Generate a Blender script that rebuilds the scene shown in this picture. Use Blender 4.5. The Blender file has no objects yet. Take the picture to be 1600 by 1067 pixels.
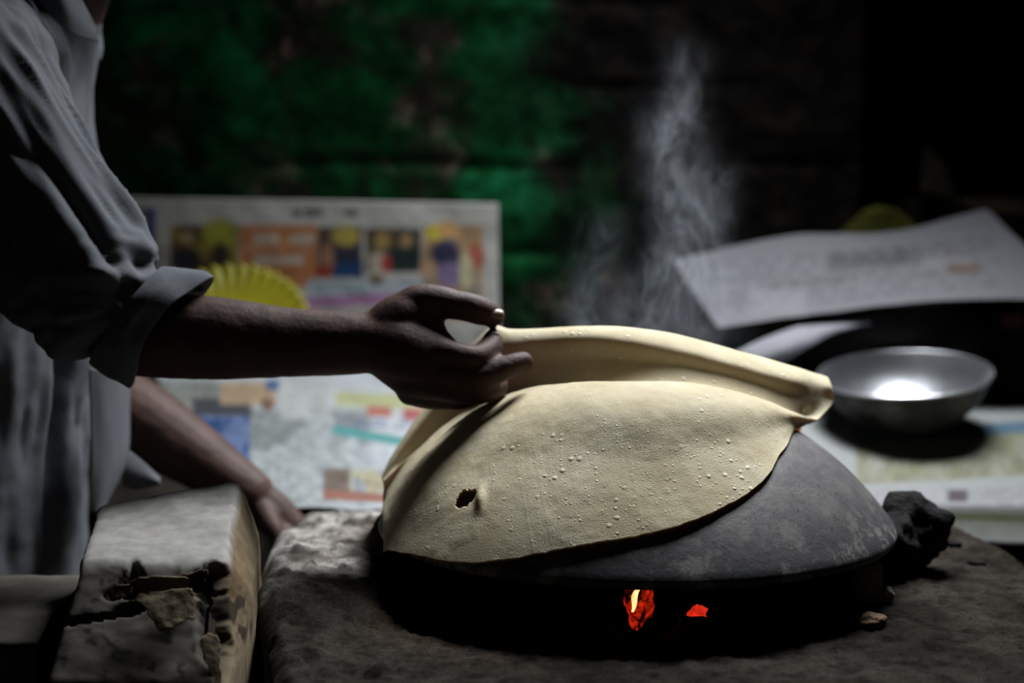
import bpy, bmesh, math, random
import numpy as np
from mathutils import Vector, Matrix, Euler

random.seed(7); np.random.seed(7)
sc = bpy.context.scene
COL = sc.collection
R = math.radians

# ------------------------------------------------------------------ camera, world, light, exposure
CAM = np.array((0.0, -1.45, 0.37)); PITCH = R(5.0); F = 2222.0
FW = np.array((0, math.cos(PITCH), -math.sin(PITCH)))
UP = np.array((0, math.sin(PITCH), math.cos(PITCH)))
RT = np.array((1.0, 0, 0))
cd = bpy.data.cameras.new('camera'); cam = bpy.data.objects.new('camera', cd); COL.objects.link(cam)
cam.location = CAM; cam.rotation_euler = (R(90) - PITCH, 0, 0)
cd.sensor_width = 36; cd.lens = F / 1600 * 36
cd.dof.use_dof = True; cd.dof.focus_distance = 1.28; cd.dof.aperture_fstop = 2.6
cd.clip_start = 0.02
sc.camera = cam
w = bpy.data.worlds.new('world'); sc.world = w; w.use_nodes = True
w.node_tree.nodes['Background'].inputs[0].default_value = (1.0, 0.92, 0.82, 1)
w.node_tree.nodes['Background'].inputs[1].default_value = 0.027
sc.view_settings.view_transform = 'Standard'; sc.view_settings.look = 'None'
sc.view_settings.exposure = -0.4; sc.view_settings.gamma = 1.0
sc.view_settings.use_curve_mapping = False
sc.cycles.use_denoising = True; sc.cycles.use_adaptive_sampling = True; sc.cycles.adaptive_threshold = 0.02
sc.cycles.max_bounces = 5; sc.cycles.volume_bounces = 0
# overhead daylight; its roof vent is made up, spread narrowed to darken the edges
LIGHT_POS = Vector((0.52, 0.73, 1.70)); LIGHT_AIM = Vector((0.16, 0.42, 0.10))
ld = bpy.data.lights.new('overhead_daylight', 'AREA'); ld.shape = 'RECTANGLE'; ld.size = 0.70; ld.size_y = 0.60
ld.energy = 37.0; ld.color = (0.93, 0.965, 1.0); ld.spread = R(80)
lo = bpy.data.objects.new('overhead_daylight', ld); COL.objects.link(lo)
lo.location = LIGHT_POS; lo.rotation_euler = (LIGHT_AIM - LIGHT_POS).to_track_quat('-Z', 'Y').to_euler()

# ------------------------------------------------------------------ helpers
def at(px, py, Y):
    """point at world depth Y seen at a photo pixel"""
    d = FW + (px - 800) / F * RT - (py - 533.5) / F * UP
    return CAM + d * ((Y - CAM[1]) / d[1])

def proj(P):
    P = np.asarray(P, float) - CAM
    z = P @ FW
    return 800 + F * (P @ RT) / z, 533.5 - F * (P @ UP) / z

def _hash(i, j, k, s):
    n = (i * 374761393 + j * 668265263 + k * 2147483647 + s * 1274126177) & 0xffffffff
    n = ((n ^ (n >> 13)) * 1274126177) & 0xffffffff
    n = (n ^ (n >> 16)) & 0xffffffff
    return n / 4294967295.0

def vnoise(P, scale=1.0, seed=0):
    P = np.asarray(P, float) * scale
    i = np.floor(P).astype(np.int64); f = P - i
    f = f * f * (3 - 2 * f)
    out = 0
    for a in (0, 1):
        for b in (0, 1):
            for c in (0, 1):
                wgt = (f[:, 0] if a else 1 - f[:, 0]) * (f[:, 1] if b else 1 - f[:, 1]) * (f[:, 2] if c else 1 - f[:, 2])
                out = out + wgt * _hash(i[:, 0] + a, i[:, 1] + b, i[:, 2] + c, seed)
    return out * 2 - 1

def fbm(P, scale=1.0, oct=4, seed=0, gain=0.5):
    o = 0; a = 1.0; s = scale; t = 0
    for k in range(oct):
        o = o + a * vnoise(P, s, seed + k * 17); t += a; a *= gain; s *= 2.03
    return o / t

def sstep(a, b, x):
    t = np.clip((x - a) / (b - a), 0, 1); return t * t * (3 - 2 * t)

def mesh(name, V, Fc, mat, parent=None, smooth=True, colors=None):
    me = bpy.data.meshes.new(name)
    me.from_pydata([tuple(v) for v in np.asarray(V, float)], [], [tuple(int(i) for i in f) for f in Fc])
    me.update()
    o = bpy.data.objects.new(name, me); COL.objects.link(o)
    if mat: me.materials.append(mat)
    if smooth: me.polygons.foreach_set('use_smooth', [True] * len(me.polygons))
    if colors is not None:
        ca = me.color_attributes.new('Col', 'FLOAT_COLOR', 'POINT')
        c = np.ones((len(me.vertices), 4), np.float32); c[:, :3] = colors
        ca.data.foreach_set('color', c.ravel())
    if parent: o.parent = parent
    return o

def tag(o, label=None, cat=None, group=None, kind=None):
    if label: o['label'] = label
    if cat: o['category'] = cat
    if group: o['group'] = group
    if kind: o['kind'] = kind
    return o

def empty(name, loc, label, cat, group=None):
    o = bpy.data.objects.new(name, None); COL.objects.link(o); o.location = loc
    o.empty_display_size = 0.05
    return tag(o, label, cat, group)

def keep(o, parent):
    """parent without moving (parent is an unrotated empty)"""
    o.parent = parent; o.matrix_parent_inverse = Matrix.Translation(-Vector(parent.location)); return o

def gridfaces(n, m, wrap_n=False, wrap_m=False):
    i = np.arange(n if wrap_n else n - 1); j = np.arange(m if wrap_m else m - 1)
    I, J = np.meshgrid(i, j, indexing='ij'); I = I.ravel(); J = J.ravel()
    I2 = (I + 1) % n; J2 = (J + 1) % m
    return np.stack([I * m + J, I2 * m + J, I2 * m + J2, I * m + J2], 1)

def solidify(o, t, off=-1.0):
    md = o.modifiers.new('thickness', 'SOLIDIFY'); md.thickness = t; md.offset = off; return o

def catmull(P, n):
    """resample control rows P (k, ...) to n rows with a centripetal-free Catmull-Rom"""
    P = np.asarray(P, float); k = len(P)
    t = np.linspace(0, k - 1, n); i = np.minimum(t.astype(int), k - 2); f = t - i
    p0 = P[np.maximum(i - 1, 0)]; p1 = P[i]; p2 = P[i + 1]; p3 = P[np.minimum(i + 2, k - 1)]
    f = f.reshape((-1,) + (1,) * (P.ndim - 1))
    return 0.5 * (2 * p1 + (p2 - p0) * f + (2 * p0 - 5 * p1 + 4 * p2 - p3) * f ** 2 + (3 * p1 - p0 - 3 * p2 + p3) * f ** 3)

def resample(poly, n):
    """polyline to n points evenly by length, smoothed"""
    P = catmull(np.asarray(poly, float), 400)
    s = np.r_[0, np.cumsum(np.linalg.norm(np.diff(P, axis=0), axis=1))]
    t = np.linspace(0, s[-1], n)
    return np.stack([np.interp(t, s, P[:, c]) for c in range(P.shape[1])], 1)

def lathe(profile, n=64):
    pr = np.asarray(profile, float); a = np.linspace(0, 2 * math.pi, n, endpoint=False)
    V = np.stack([np.outer(np.cos(a), pr[:, 0]), np.outer(np.sin(a), pr[:, 0]), np.tile(pr[:, 1], (n, 1))], 2).reshape(-1, 3)
    return V, gridfaces(n, len(pr), wrap_n=True)

# ------------------------------------------------------------------ materials
def mat(name):
    m = bpy.data.materials.new(name); m.use_nodes = True
    nt = m.node_tree; b = nt.nodes['Principled BSDF']
    return m, nt, b

def N(nt, t, **kw):
    n = nt.nodes.new(t)
    for k, v in kw.items(): setattr(n, k, v)
    return n

def noise_node(nt, scale, detail=6, rough=0.6, coord='Object', dist=0.0, stretch=None):
    tc = N(nt, 'ShaderNodeTexCoord'); n = N(nt, 'ShaderNodeTexNoise')
    n.inputs['Scale'].default_value = scale; n.inputs['Detail'].default_value = detail
    n.inputs['Roughness'].default_value = rough; n.inputs['Distortion'].default_value = dist
    src = tc.outputs[coord]
    if stretch:
        mp = N(nt, 'ShaderNodeMapping'); mp.inputs['Scale'].default_value = stretch
        nt.links.new(src, mp.inputs['Vector']); src = mp.outputs['Vector']
    nt.links.new(src, n.inputs['Vector'])
    return n

def ramp(nt, src, stops):
    r = N(nt, 'ShaderNodeValToRGB'); e = r.color_ramp.elements
    while len(e) < len(stops): e.new(0.5)
    for el, (p, c) in zip(e, stops):
        el.position = p; el.color = (*c, 1) if len(c) == 3 else c
    nt.links.new(src, r.inputs[0]); return r

def mixc(nt, fac, a, b):
    m = N(nt, 'ShaderNodeMix', data_type='RGBA')
    for s, v in ((0, fac), (6, a), (7, b)):
        if hasattr(v, 'is_linked') or hasattr(v, 'links'): nt.links.new(v, m.inputs[s])
        else: m.inputs[s].default_value = v if s == 0 else (*v, 1)
    return m.outputs[2]

def bump(nt, b, h, strength=0.3, dist=0.01):
    n = N(nt, 'ShaderNodeBump'); n.inputs['Strength'].default_value = strength; n.inputs['Distance'].default_value = dist
    nt.links.new(h, n.inputs['Height']); nt.links.new(n.outputs[0], b.inputs['Normal']); return n

def noisy(name, c1, c2, scale=20, rough=0.85, bs=0.3, bscale=120, metal=0.0, bd=0.004, spec=0.3, detail=6):
    m, nt, b = mat(name)
    n = noise_node(nt, scale, detail)
    r = ramp(nt, n.outputs[0], [(0.35, c1), (0.68, c2)])
    nt.links.new(r.outputs[0], b.inputs['Base Color'])
    b.inputs['Roughness'].default_value = rough; b.inputs['Metallic'].default_value = metal
    b.inputs['Specular IOR Level'].default_value = spec
    n2 = noise_node(nt, bscale, 5)
    bump(nt, b, n2.outputs[0], bs, bd)
    return m

def printed(name, rough=0.8, grain=0.12):
    """paper or plaster whose flat print / mineral colour is in the Col attribute"""
    m, nt, b = mat(name)
    a = N(nt, 'ShaderNodeVertexColor', layer_name='Col')
    n = noise_node(nt, 60, 4)
    r = ramp(nt, n.outputs[0], [(0.3, (1 - grain,) * 3), (0.7, (1, 1, 1))])
    mx = N(nt, 'ShaderNodeMix', data_type='RGBA', blend_type='MULTIPLY'); mx.inputs[0].default_value = 1
    nt.links.new(a.outputs[0], mx.inputs[6]); nt.links.new(r.outputs[0], mx.inputs[7])
    nt.links.new(mx.outputs[2], b.inputs['Base Color'])
    b.inputs['Roughness'].default_value = rough; b.inputs['Specular IOR Level'].default_value = 0.2
    n2 = noise_node(nt, 45, 4); bump(nt, b, n2.outputs[0], 0.2, 0.003)
    return m

def clay_material():
    m, nt, b = mat('gritty_stove_clay')
    a = N(nt, 'ShaderNodeVertexColor', layer_name='Col')
    g = noise_node(nt, 420, 6, 0.75); r = ramp(nt, g.outputs[0], [(0.32, (0.45, 0.43, 0.40)), (0.55, (1, 1, 1)), (0.75, (1.9, 1.85, 1.75))])
    k = noise_node(nt, 42, 7, 0.7, dist=0.15); r2 = ramp(nt, k.outputs[0], [(0.36, (0.35, 0.33, 0.30)), (0.55, (1, 1, 1))])
    src = a.outputs[0]
    for q in (r, r2):
        mx = N(nt, 'ShaderNodeMix', data_type='RGBA', blend_type='MULTIPLY'); mx.inputs[0].default_value = 1
        nt.links.new(src, mx.inputs[6]); nt.links.new(q.outputs[0], mx.inputs[7]); src = mx.outputs[2]
    nt.links.new(src, b.inputs['Base Color'])
    b.inputs['Roughness'].default_value = 1.0; b.inputs['Specular IOR Level'].default_value = 0.04
    ad = N(nt, 'ShaderNodeMath', operation='MULTIPLY_ADD'); nt.links.new(k.outputs[0], ad.inputs[0]); ad.inputs[1].default_value = 2.5; nt.links.new(g.outputs[0], ad.inputs[2])
    bump(nt, b, ad.outputs[0], 0.45, 0.003)
    return m

def wall_material():
    m, nt, b = mat('peeling_green_paint')
    big = noise_node(nt, 4.2, 7, 0.62, dist=0.4)
    fine = noise_node(nt, 15, 6, 0.65, dist=0.6)
    tone = noise_node(nt, 3.2, 5)
    green = ramp(nt, tone.outputs[0], [(0.38, (0.003, 0.026, 0.008)), (0.52, (0.006, 0.072, 0.021)), (0.66, (0.012, 0.20, 0.075))])
    grime = ramp(nt, fine.outputs[0], [(0.40, (0.42, 0.42, 0.38)), (0.62, (1, 1, 1))])
    gm = N(nt, 'ShaderNodeMix', data_type='RGBA', blend_type='MULTIPLY'); gm.inputs[0].default_value = 1
    nt.links.new(green.outputs[0], gm.inputs[6]); nt.links.new(grime.outputs[0], gm.inputs[7])
    plaster = ramp(nt, fine.outputs[0], [(0.35, (0.014, 0.011, 0.008)), (0.55, (0.028, 0.024, 0.018)), (0.66, (0.15, 0.115, 0.088))])
    peel = ramp(nt, big.outputs[0], [(0.50, (0, 0, 0)), (0.60, (1, 1, 1))])
    c1 = mixc(nt, peel.outputs[0], gm.outputs[2], plaster.outputs[0])
    # soot stain of the hearth: grows to the right, ragged border
    tc = N(nt, 'ShaderNodeTexCoord'); sx = N(nt, 'ShaderNodeSeparateXYZ'); nt.links.new(tc.outputs['Object'], sx.inputs[0])
    so = noise_node(nt, 3.3, 6, 0.6, dist=0.5)
    def math_(op, a, bb, cc=None):
        n = N(nt, 'ShaderNodeMath', operation=op)
        for i, v in enumerate((a, bb, cc)):
            if v is None: continue
            if isinstance(v, (int, float)): n.inputs[i].default_value = v
            else: nt.links.new(v, n.inputs[i])
        return n.outputs[0]
    s = math_('MULTIPLY_ADD', so.outputs[0], 0.75, sx.outputs[0])
    s2 = math_('MULTIPLY_ADD', sx.outputs[2], 0.10, s)
    st = ramp(nt, s2, [(0.40, (0, 0, 0)), (0.70, (1, 1, 1))])
    st.color_ramp.interpolation = 'EASE'
    sootc = ramp(nt, fine.outputs[0], [(0.42, (0.0018, 0.0016, 0.0015)), (0.75, (0.011, 0.008, 0.006))])
    c2 = mixc(nt, st.outputs[0], c1, sootc.outputs[0])
    nt.links.new(c2, b.inputs['Base Color'])
    b.inputs['Roughness'].default_value = 0.9; b.inputs['Specular IOR Level'].default_value = 0.04
    bump(nt, b, fine.outputs[0], 0.4, 0.015)
    return m

def bread_material():
    m, nt, b = mat('flatbread_dough')
    n = noise_node(nt, 14, 5); fine = noise_node(nt, 700, 4, 0.6)
    tc = N(nt, 'ShaderNodeTexCoord')
    def pimples(scale, rad, gscale, g0, g1):
        vo = N(nt, 'ShaderNodeTexVoronoi'); vo.inputs['Scale'].default_value = scale
        nt.links.new(tc.outputs['Object'], vo.inputs['Vector'])
        sz = N(nt, 'ShaderNodeSeparateColor'); nt.links.new(vo.outputs['Color'], sz.inputs[0])
        k = N(nt, 'ShaderNodeMath', operation='POWER'); nt.links.new(sz.outputs[0], k.inputs[0]); k.inputs[1].default_value = 3.0
        q = N(nt, 'ShaderNodeMath', operation='MULTIPLY'); nt.links.new(k.outputs[0], q.inputs[0]); q.inputs[1].default_value = rad
        dv = N(nt, 'ShaderNodeMath', operation='DIVIDE'); nt.links.new(vo.outputs['Distance'], dv.inputs[0]); nt.links.new(q.outputs[0], dv.inputs[1])
        bl_ = ramp(nt, dv.outputs[0], [(0.35, (1, 1, 1)), (1.0, (0, 0, 0))])
        g = noise_node(nt, gscale, 3); gr = ramp(nt, g.outputs[0], [(g0, (0, 0, 0)), (g1, (1, 1, 1))])
        o_ = N(nt, 'ShaderNodeMath', operation='MULTIPLY'); nt.links.new(bl_.outputs[0], o_.inputs[0]); nt.links.new(gr.outputs[0], o_.inputs[1])
        return o_
    p1 = pimples(130, 0.42, 9, 0.42, 0.58); p2 = pimples(290, 0.45, 7, 0.40, 0.60)
    bl = N(nt, 'ShaderNodeMath', operation='MAXIMUM'); nt.links.new(p1.outputs[0], bl.inputs[0]); nt.links.new(p2.outputs[0], bl.inputs[1])
    base = ramp(nt, n.outputs[0], [(0.30, (0.53, 0.455, 0.28)), (0.50, (0.63, 0.565, 0.385)), (0.72, (0.71, 0.66, 0.50))])
    flour = mixc(nt, bl.outputs[0], base.outputs[0], (0.80, 0.76, 0.62))
    nt.links.new(flour, b.inputs['Base Color'])
    b.inputs['Roughness'].default_value = 0.75; b.inputs['Specular IOR Level'].default_value = 0.25
    h = N(nt, 'ShaderNodeMath', operation='MULTIPLY_ADD')
    nt.links.new(bl.outputs[0], h.inputs[0]); h.inputs[1].default_value = 1.8; nt.links.new(fine.outputs[0], h.inputs[2])
    bump(nt, b, h.outputs[0], 0.45, 0.0016)
    tr = N(nt, 'ShaderNodeBsdfTranslucent'); tr.inputs[0].default_value = (0.80, 0.46, 0.06, 1)
    ms = N(nt, 'ShaderNodeMixShader'); ms.inputs[0].default_value = 0.27
    nt.links.new(b.outputs[0], ms.inputs[1]); nt.links.new(tr.outputs[0], ms.inputs[2])
    nt.links.new(ms.outputs[0], nt.nodes['Material Output'].inputs[0])
    return m

def griddle_material():
    m, nt, b = mat('sooty_iron')
    n = noise_node(nt, 26, 8, 0.7, dist=0.3)
    c = ramp(nt, n.outputs[0], [(0.30, (0.035, 0.034, 0.036)), (0.52, (0.085, 0.078, 0.078)), (0.70, (0.13, 0.115, 0.11))])
    pits = noise_node(nt, 150, 3); pr = ramp(nt, pits.outputs[0], [(0.30, (0.25, 0.25, 0.25)), (0.40, (1, 1, 1))])
    mx = N(nt, 'ShaderNodeMix', data_type='RGBA', blend_type='MULTIPLY'); mx.inputs[0].default_value = 1
    nt.links.new(c.outputs[0], mx.inputs[6]); nt.links.new(pr.outputs[0], mx.inputs[7])
    # ash flakes and scale along the rim band
    tc = N(nt, 'ShaderNodeTexCoord'); sx = N(nt, 'ShaderNodeSeparateXYZ'); nt.links.new(tc.outputs['Object'], sx.inputs[0])
    band = ramp(nt, sx.outputs[2], [(0.0, (1, 1, 1)), (0.055, (0, 0, 0))])
    fl = noise_node(nt, 30, 8, 0.75, dist=0.15); fr = ramp(nt, fl.outputs[0], [(0.50, (0, 0, 0)), (0.58, (1, 1, 1))])
    mm = N(nt, 'ShaderNodeMath', operation='MULTIPLY'); nt.links.new(band.outputs[0], mm.inputs[0]); nt.links.new(fr.outputs[0], mm.inputs[1])
    sc2 = mixc(nt, band.outputs[0], mx.outputs[2], (0.030, 0.030, 0.034))
    c3 = mixc(nt, mm.outputs[0], sc2, (0.17, 0.16, 0.15))
    nt.links.new(c3, b.inputs['Base Color'])
    b.inputs['Metallic'].default_value = 0.15; b.inputs['Roughness'].default_value = 0.62
    bump(nt, b, n.outputs[0], 0.35, 0.004)
    return m

def glow_material(name, col, strength, scale=60, lo=0.45, hi=0.62):
    m, nt, b = mat(name)
    n = noise_node(nt, scale, 4, dist=0.6)
    r = ramp(nt, n.outputs[0], [(lo, (0, 0, 0)), (hi, (1, 1, 1))])
    b.inputs['Base Color'].default_value = (0.012, 0.010, 0.009, 1); b.inputs['Roughness'].default_value = 0.9
    b.inputs['Emission Color'].default_value = (*col, 1)
    mu = N(nt, 'ShaderNodeMath', operation='MULTIPLY'); nt.links.new(r.outputs[0], mu.inputs[0]); mu.inputs[1].default_value = strength
    nt.links.new(mu.outputs[0], b.inputs['Emission Strength'])
    return m

M_WALL = wall_material()
M_SOOT = noisy('sooted_plaster', (0.0015, 0.0015, 0.0015), (0.006, 0.005, 0.0042), 9, 0.9, 0.6, 30, bd=0.02, spec=0.03)
M_DARKMUD = noisy('dark_mud', (0.006, 0.005, 0.004), (0.018, 0.015, 0.012), 12, 0.95, 0.5, 60, bd=0.01, spec=0.03)  # even dark brown for the counter, lightly mottled
M_MUD = clay_material()
M_EARTH = noisy('packed_earth', (0.05, 0.042, 0.034), (0.13, 0.11, 0.09), 12, 0.95, 0.6, 60, bd=0.01)
M_PAPER = printed('newsprint', 0.85, 0.10)
M_WASH = printed('old_whitewash', 0.92, 0.30)
M_FLAKE = noisy('peeled_paint_skin', (0.10, 0.070, 0.036), (0.18, 0.145, 0.092), 30, 0.8, 0.3, 160)
M_FLAKE_D = noisy('scorched_paint_skin', (0.022, 0.013, 0.008), (0.07, 0.04, 0.022), 30, 0.8, 0.3, 160)
M_BREAD = bread_material()
M_IRON = griddle_material()
M_COAL = noisy('charcoal', (0.004, 0.004, 0.004), (0.014, 0.013, 0.0125), 40, 0.85, 0.8, 90, bd=0.01, spec=0.1)
M_STONE = noisy('ash_grey_stone', (0.08, 0.07, 0.062), (0.22, 0.20, 0.175), 40, 0.9, 0.6, 140, bd=0.006)
M_STONE_B = noisy('brown_clay_clod', (0.06, 0.04, 0.025), (0.16, 0.10, 0.06), 40, 0.95, 0.6, 140, bd=0.006)
M_EMBER = glow_material('glowing_coal', (1.0, 0.06, 0.012), 0.35)
M_SKIN = noisy('dark_brown_skin', (0.035, 0.016, 0.012), (0.062, 0.030, 0.022), 30, 0.62, 0.3, 260, bd=0.0025, spec=0.24)
M_NAIL = noisy('fingernail', (0.22, 0.14, 0.12), (0.30, 0.20, 0.17), 60, 0.35, 0.05, 200)
M_HAIR = noisy('black_hair', (0.006, 0.005, 0.005), (0.02, 0.018, 0.016), 200, 0.6, 0.8, 300)
M_EYE = noisy('eye_white', (0.5, 0.47, 0.42), (0.6, 0.56, 0.5), 30, 0.2, 0.0, 50)
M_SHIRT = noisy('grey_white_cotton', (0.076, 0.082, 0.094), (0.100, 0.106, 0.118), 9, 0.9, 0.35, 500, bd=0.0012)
M_TROUSER = noisy('charcoal_trousers', (0.02, 0.02, 0.024), (0.035, 0.035, 0.04), 12, 0.9, 0.3, 400)
M_BUTTON = noisy('shirt_button', (0.3, 0.3, 0.3), (0.4, 0.4, 0.4), 30, 0.4, 0.0, 50)
M_LEATHER = noisy('brown_leather', (0.03, 0.018, 0.01), (0.06, 0.035, 0.02), 30, 0.5, 0.3, 200)
M_YEL = noisy('yellow_plastic', (0.24, 0.215, 0.008), (0.32, 0.29, 0.014), 18, 0.45, 0.1, 40, spec=0.4)
M_GRN = noisy('bright_green_plastic', (0.02, 0.30, 0.12), (0.04, 0.45, 0.20), 18, 0.4, 0.1, 40)
M_YG = noisy('olive_yellow_cloth', (0.022, 0.023, 0.003), (0.038, 0.038, 0.007), 18, 0.9, 0.4, 90, spec=0.05)
M_STEEL = noisy('polished_steel', (0.70, 0.72, 0.76), (0.86, 0.88, 0.92), 20, 0.30, 0.15, 60, metal=1.0)
M_STEEL_O = noisy('tarnished_steel', (0.015, 0.015, 0.013), (0.13, 0.13, 0.12), 22, 0.6, 0.4, 60, metal=0.6)
M_BLACKPOT = noisy('black_iron', (0.006, 0.006, 0.007), (0.016, 0.015, 0.015), 20, 0.6, 0.4, 80, metal=0.3)
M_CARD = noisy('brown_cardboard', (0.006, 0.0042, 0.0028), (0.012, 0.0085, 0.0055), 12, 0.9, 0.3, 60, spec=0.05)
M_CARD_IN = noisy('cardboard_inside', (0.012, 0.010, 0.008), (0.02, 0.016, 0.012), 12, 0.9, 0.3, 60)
M_REDP = noisy('red_print', (0.04, 0.006, 0.006), (0.06, 0.009, 0.009), 12, 0.8, 0.1, 60)

# ------------------------------------------------------------------ the room
def gridbox(name, x0, x1, z0, z1, fn, m, nx, nz):
    xs = np.linspace(x0, x1, nx); zs = np.linspace(z0, z1, nz)
    X, Z = np.meshgrid(xs, zs, indexing='ij'); V = fn(X.ravel(), Z.ravel())
    return mesh(name, V, gridfaces(nx, nz), m)

WY = 1.25
def wallfn(X, Z):
    P = np.stack([X, np.zeros_like(X), Z], 1)
    d = 0.014 * fbm(P, 5.0, 5, 3) + 0.005 * fbm(P, 26, 3, 9)
    # rough stone courses showing through the plaster
    row = (Z + 0.012 * vnoise(P, 4, 5)) / 0.155
    fr = np.abs(row - np.round(row)); d += 0.007 * np.exp(-(fr / 0.06) ** 2) * sstep(-0.25, 0.35, vnoise(P, 5, 6))
    return np.stack([X, WY + d, Z], 1)
o = gridbox('wall_back', -1.75, 0.66, -0.85, 1.75, wallfn, M_WALL, 240, 250)
solidify(o, 0.06, 1.0 if False else -1.0); tag(o, kind='structure')
def jamb(X, Z):
    P = np.stack([X, Z, Z], 1); d = 0.02 * fbm(P, 7, 4, 8)
    return np.stack([0.66 + d, X, Z], 1)
o = gridbox('wall_recess_side', 1.25, 1.85, -0.85, 1.75, jamb, M_SOOT, 50, 120); tag(o, kind='structure')
def rback(X, Z):
    P = np.stack([X, Z * 0, Z], 1); d = 0.05 * fbm(P, 4, 5, 21)
    return np.stack([X, 1.85 + d, Z], 1)
o = gridbox('wall_recess_back', 0.64, 2.05, -0.85, 1.75, rback, M_SOOT, 90, 120); tag(o, kind='structure')
def wl(X, Z):
    P = np.stack([X, Z * 0, Z], 1); return np.stack([-1.75 + 0.02 * fbm(P, 5, 4, 31), X, Z], 1)
o = gridbox('wall_left', -2.6, 1.3, -0.85, 1.75, wl, M_WALL, 90, 80); tag(o, kind='structure')
def wr(X, Z):
    P = np.stack([X, Z * 0, Z], 1); return np.stack([2.05 + 0.02 * fbm(P, 5, 4, 41), X, Z], 1)
o = gridbox('wall_right', -2.6, 1.9, -0.85, 1.75, wr, M_SOOT, 90, 80); tag(o, kind='structure')
def fl(X, Z):
    P = np.stack([X, Z, Z * 0], 1); return np.stack([X, Z, -0.85 + 0.006 * fbm(P, 6, 4, 51)], 1)
o = gridbox('floor', -1.75, 2.05, -2.6, 1.9, fl, M_EARTH, 120, 120); tag(o, kind='structure')
# ceiling: four slabs around a square hole, added as the daylight's opening
bmc = bmesh.new()
def bx(bm, x0, x1, y0, y1, z0, z1):
    vs = [bm.verts.new(p) for p in ((x0, y0, z0), (x1, y0, z0), (x1, y1, z0), (x0, y1, z0), (x0, y0, z1), (x1, y0, z1), (x1, y1, z1), (x0, y1, z1))]
    for f in ((0, 3, 2, 1), (4, 5, 6, 7), (0, 1, 5, 4), (1, 2, 6, 5), (2, 3, 7, 6), (3, 0, 4, 7)): bm.faces.new([vs[i] for i in f])
hx0, hx1, hy0, hy1 = 0.12, 0.92, 0.38, 1.08
bx(bmc, -1.75, 2.05, -2.6, hy0, 1.75, 1.85); bx(bmc, -1.75, 2.05, hy1, 1.9, 1.75, 1.85)
bx(bmc, -1.75, hx0, hy0, hy1, 1.75, 1.85); bx(bmc, hx1, 2.05, hy0, hy1, 1.75, 1.85)
me = bpy.data.meshes.new('ceiling'); bmc.to_mesh(me); me.materials.append(M_SOOT)
o = bpy.data.objects.new('ceiling', me); COL.objects.link(o); tag(o, kind='structure')

# ------------------------------------------------------------------ counter behind the stove
def counter_z(X, Y):
    left = 0.135 * sstep(0.40, 1.15, Y) * sstep(0.25, -0.15, X)
    right = 0.062 * sstep(0.42, 0.80, Y) * sstep(0.15, 0.4, X)
    return -0.010 + left + right
xs = np.linspace(-1.2, 1.95, 150); ys = np.linspace(0.37, 1.215, 60)
X, Y = np.meshgrid(xs, ys, indexing='ij'); X = X.ravel(); Y = Y.ravel()
P = np.stack([X, Y, X * 0], 1)
Z = counter_z(X, Y) + 0.004 * fbm(P, 12, 4, 61) - 0.006
V = np.stack([X, Y, Z], 1)
n0 = len(V); Fc = list(gridfaces(150, 60))
low = V.reshape(150, 60, 3)[:, 0].copy(); low[:, 2] = -0.85
V = np.vstack([V, low]); Fc += [(i * 60, n0 + i, n0 + i + 1, (i + 1) * 60) for i in range(149)]
o = mesh('mud_counter', V, Fc, M_DARKMUD)
tag(o, 'long dark mud counter behind the stove, covered with old newspapers', 'counter')

# ------------------------------------------------------------------ clay stove
DC = np.array((0.126, 0.0, 0.062)); DR = 0.262; DH = 0.137
SR = (DR ** 2 + DH ** 2) / (2 * DH); SC = DC + np.array((0, 0, DH - SR))

def stove_z(X, Y):
    P = np.stack([X, Y, X * 0], 1)
    dx = X - DC[0]; dy = Y - DC[1]; r = np.hypot(dx, dy); th = np.degrees(np.arctan2(dy, dx))
    z = 0.010 * fbm(P, 7, 4, 71)
    # mound on the left, its crest running diagonally from the front-left to the back
    s = (Y + 0.235) - 0.95 * (X + 0.25)
    z += 0.030 * sstep(-0.13, 0.035, s) * sstep(0.10, -0.02, X)
    z -= 0.09 * sstep(0.0, 0.07, Y - 0.105 - 0.95 * (X + 0.255)) * sstep(0.06, 0.0, X)
    z += 0.006 * sstep(-0.05, -0.22, X) - 0.010
    # horseshoe lip carrying the griddle at the back
    lip = np.exp(-((r - 0.262) / 0.028) ** 2) * sstep(20, 50, np.abs(((th - 270 + 180) % 360) - 180) - 55)
    z = np.maximum(z, 0.056 * lip)
    rad = 0.222 - 0.03 * np.exp(-((np.abs(th) - 178) / 28) ** 2) + 0.078 * np.exp(-(((th + 136)) / 11) ** 2) + 0.012 * np.exp(-((th + 95) / 30) ** 2) + 0.006 * vnoise(P, 30, 5)
    lw = 0.035 + 0.075 * np.exp(-((np.abs(th) - 178) / 30) ** 2)
    z -= 0.15 * sstep(0.010, -1, (r - rad) / lw * 1.0) ** 1.0
    z += 0.0035 * fbm(P, 40, 4, 77) + 0.0012 * vnoise(P, 210, 78)
    z += 0.004 * np.maximum(0, fbm(P, 55, 2, 79) - 0.25) * 4 * sstep(0.0, -0.12, X)
    return z
NX, NY = 230, 240
xs = np.linspace(-0.255, 0.555, NX); ys = np.linspace(-0.62, 0.335, NY)
X, Y = np.meshgrid(xs, ys, indexing='ij')
Xe = X + 0.010 * np.sin(Y * 17) * sstep(0.45, 0.555, X)
lefte = np.interp(Y, [-0.62, -0.40, -0.30, -0.13, 0.04, 0.335], [-0.15, -0.165, -0.20, -0.243, -0.262, -0.27])
Xe = np.where(X < 0.1, 0.1 + (X - 0.1) * (0.1 - lefte) / 0.355, Xe)
X = Xe.ravel(); Y = Y.ravel(); Z = stove_z(X, Y)
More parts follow.
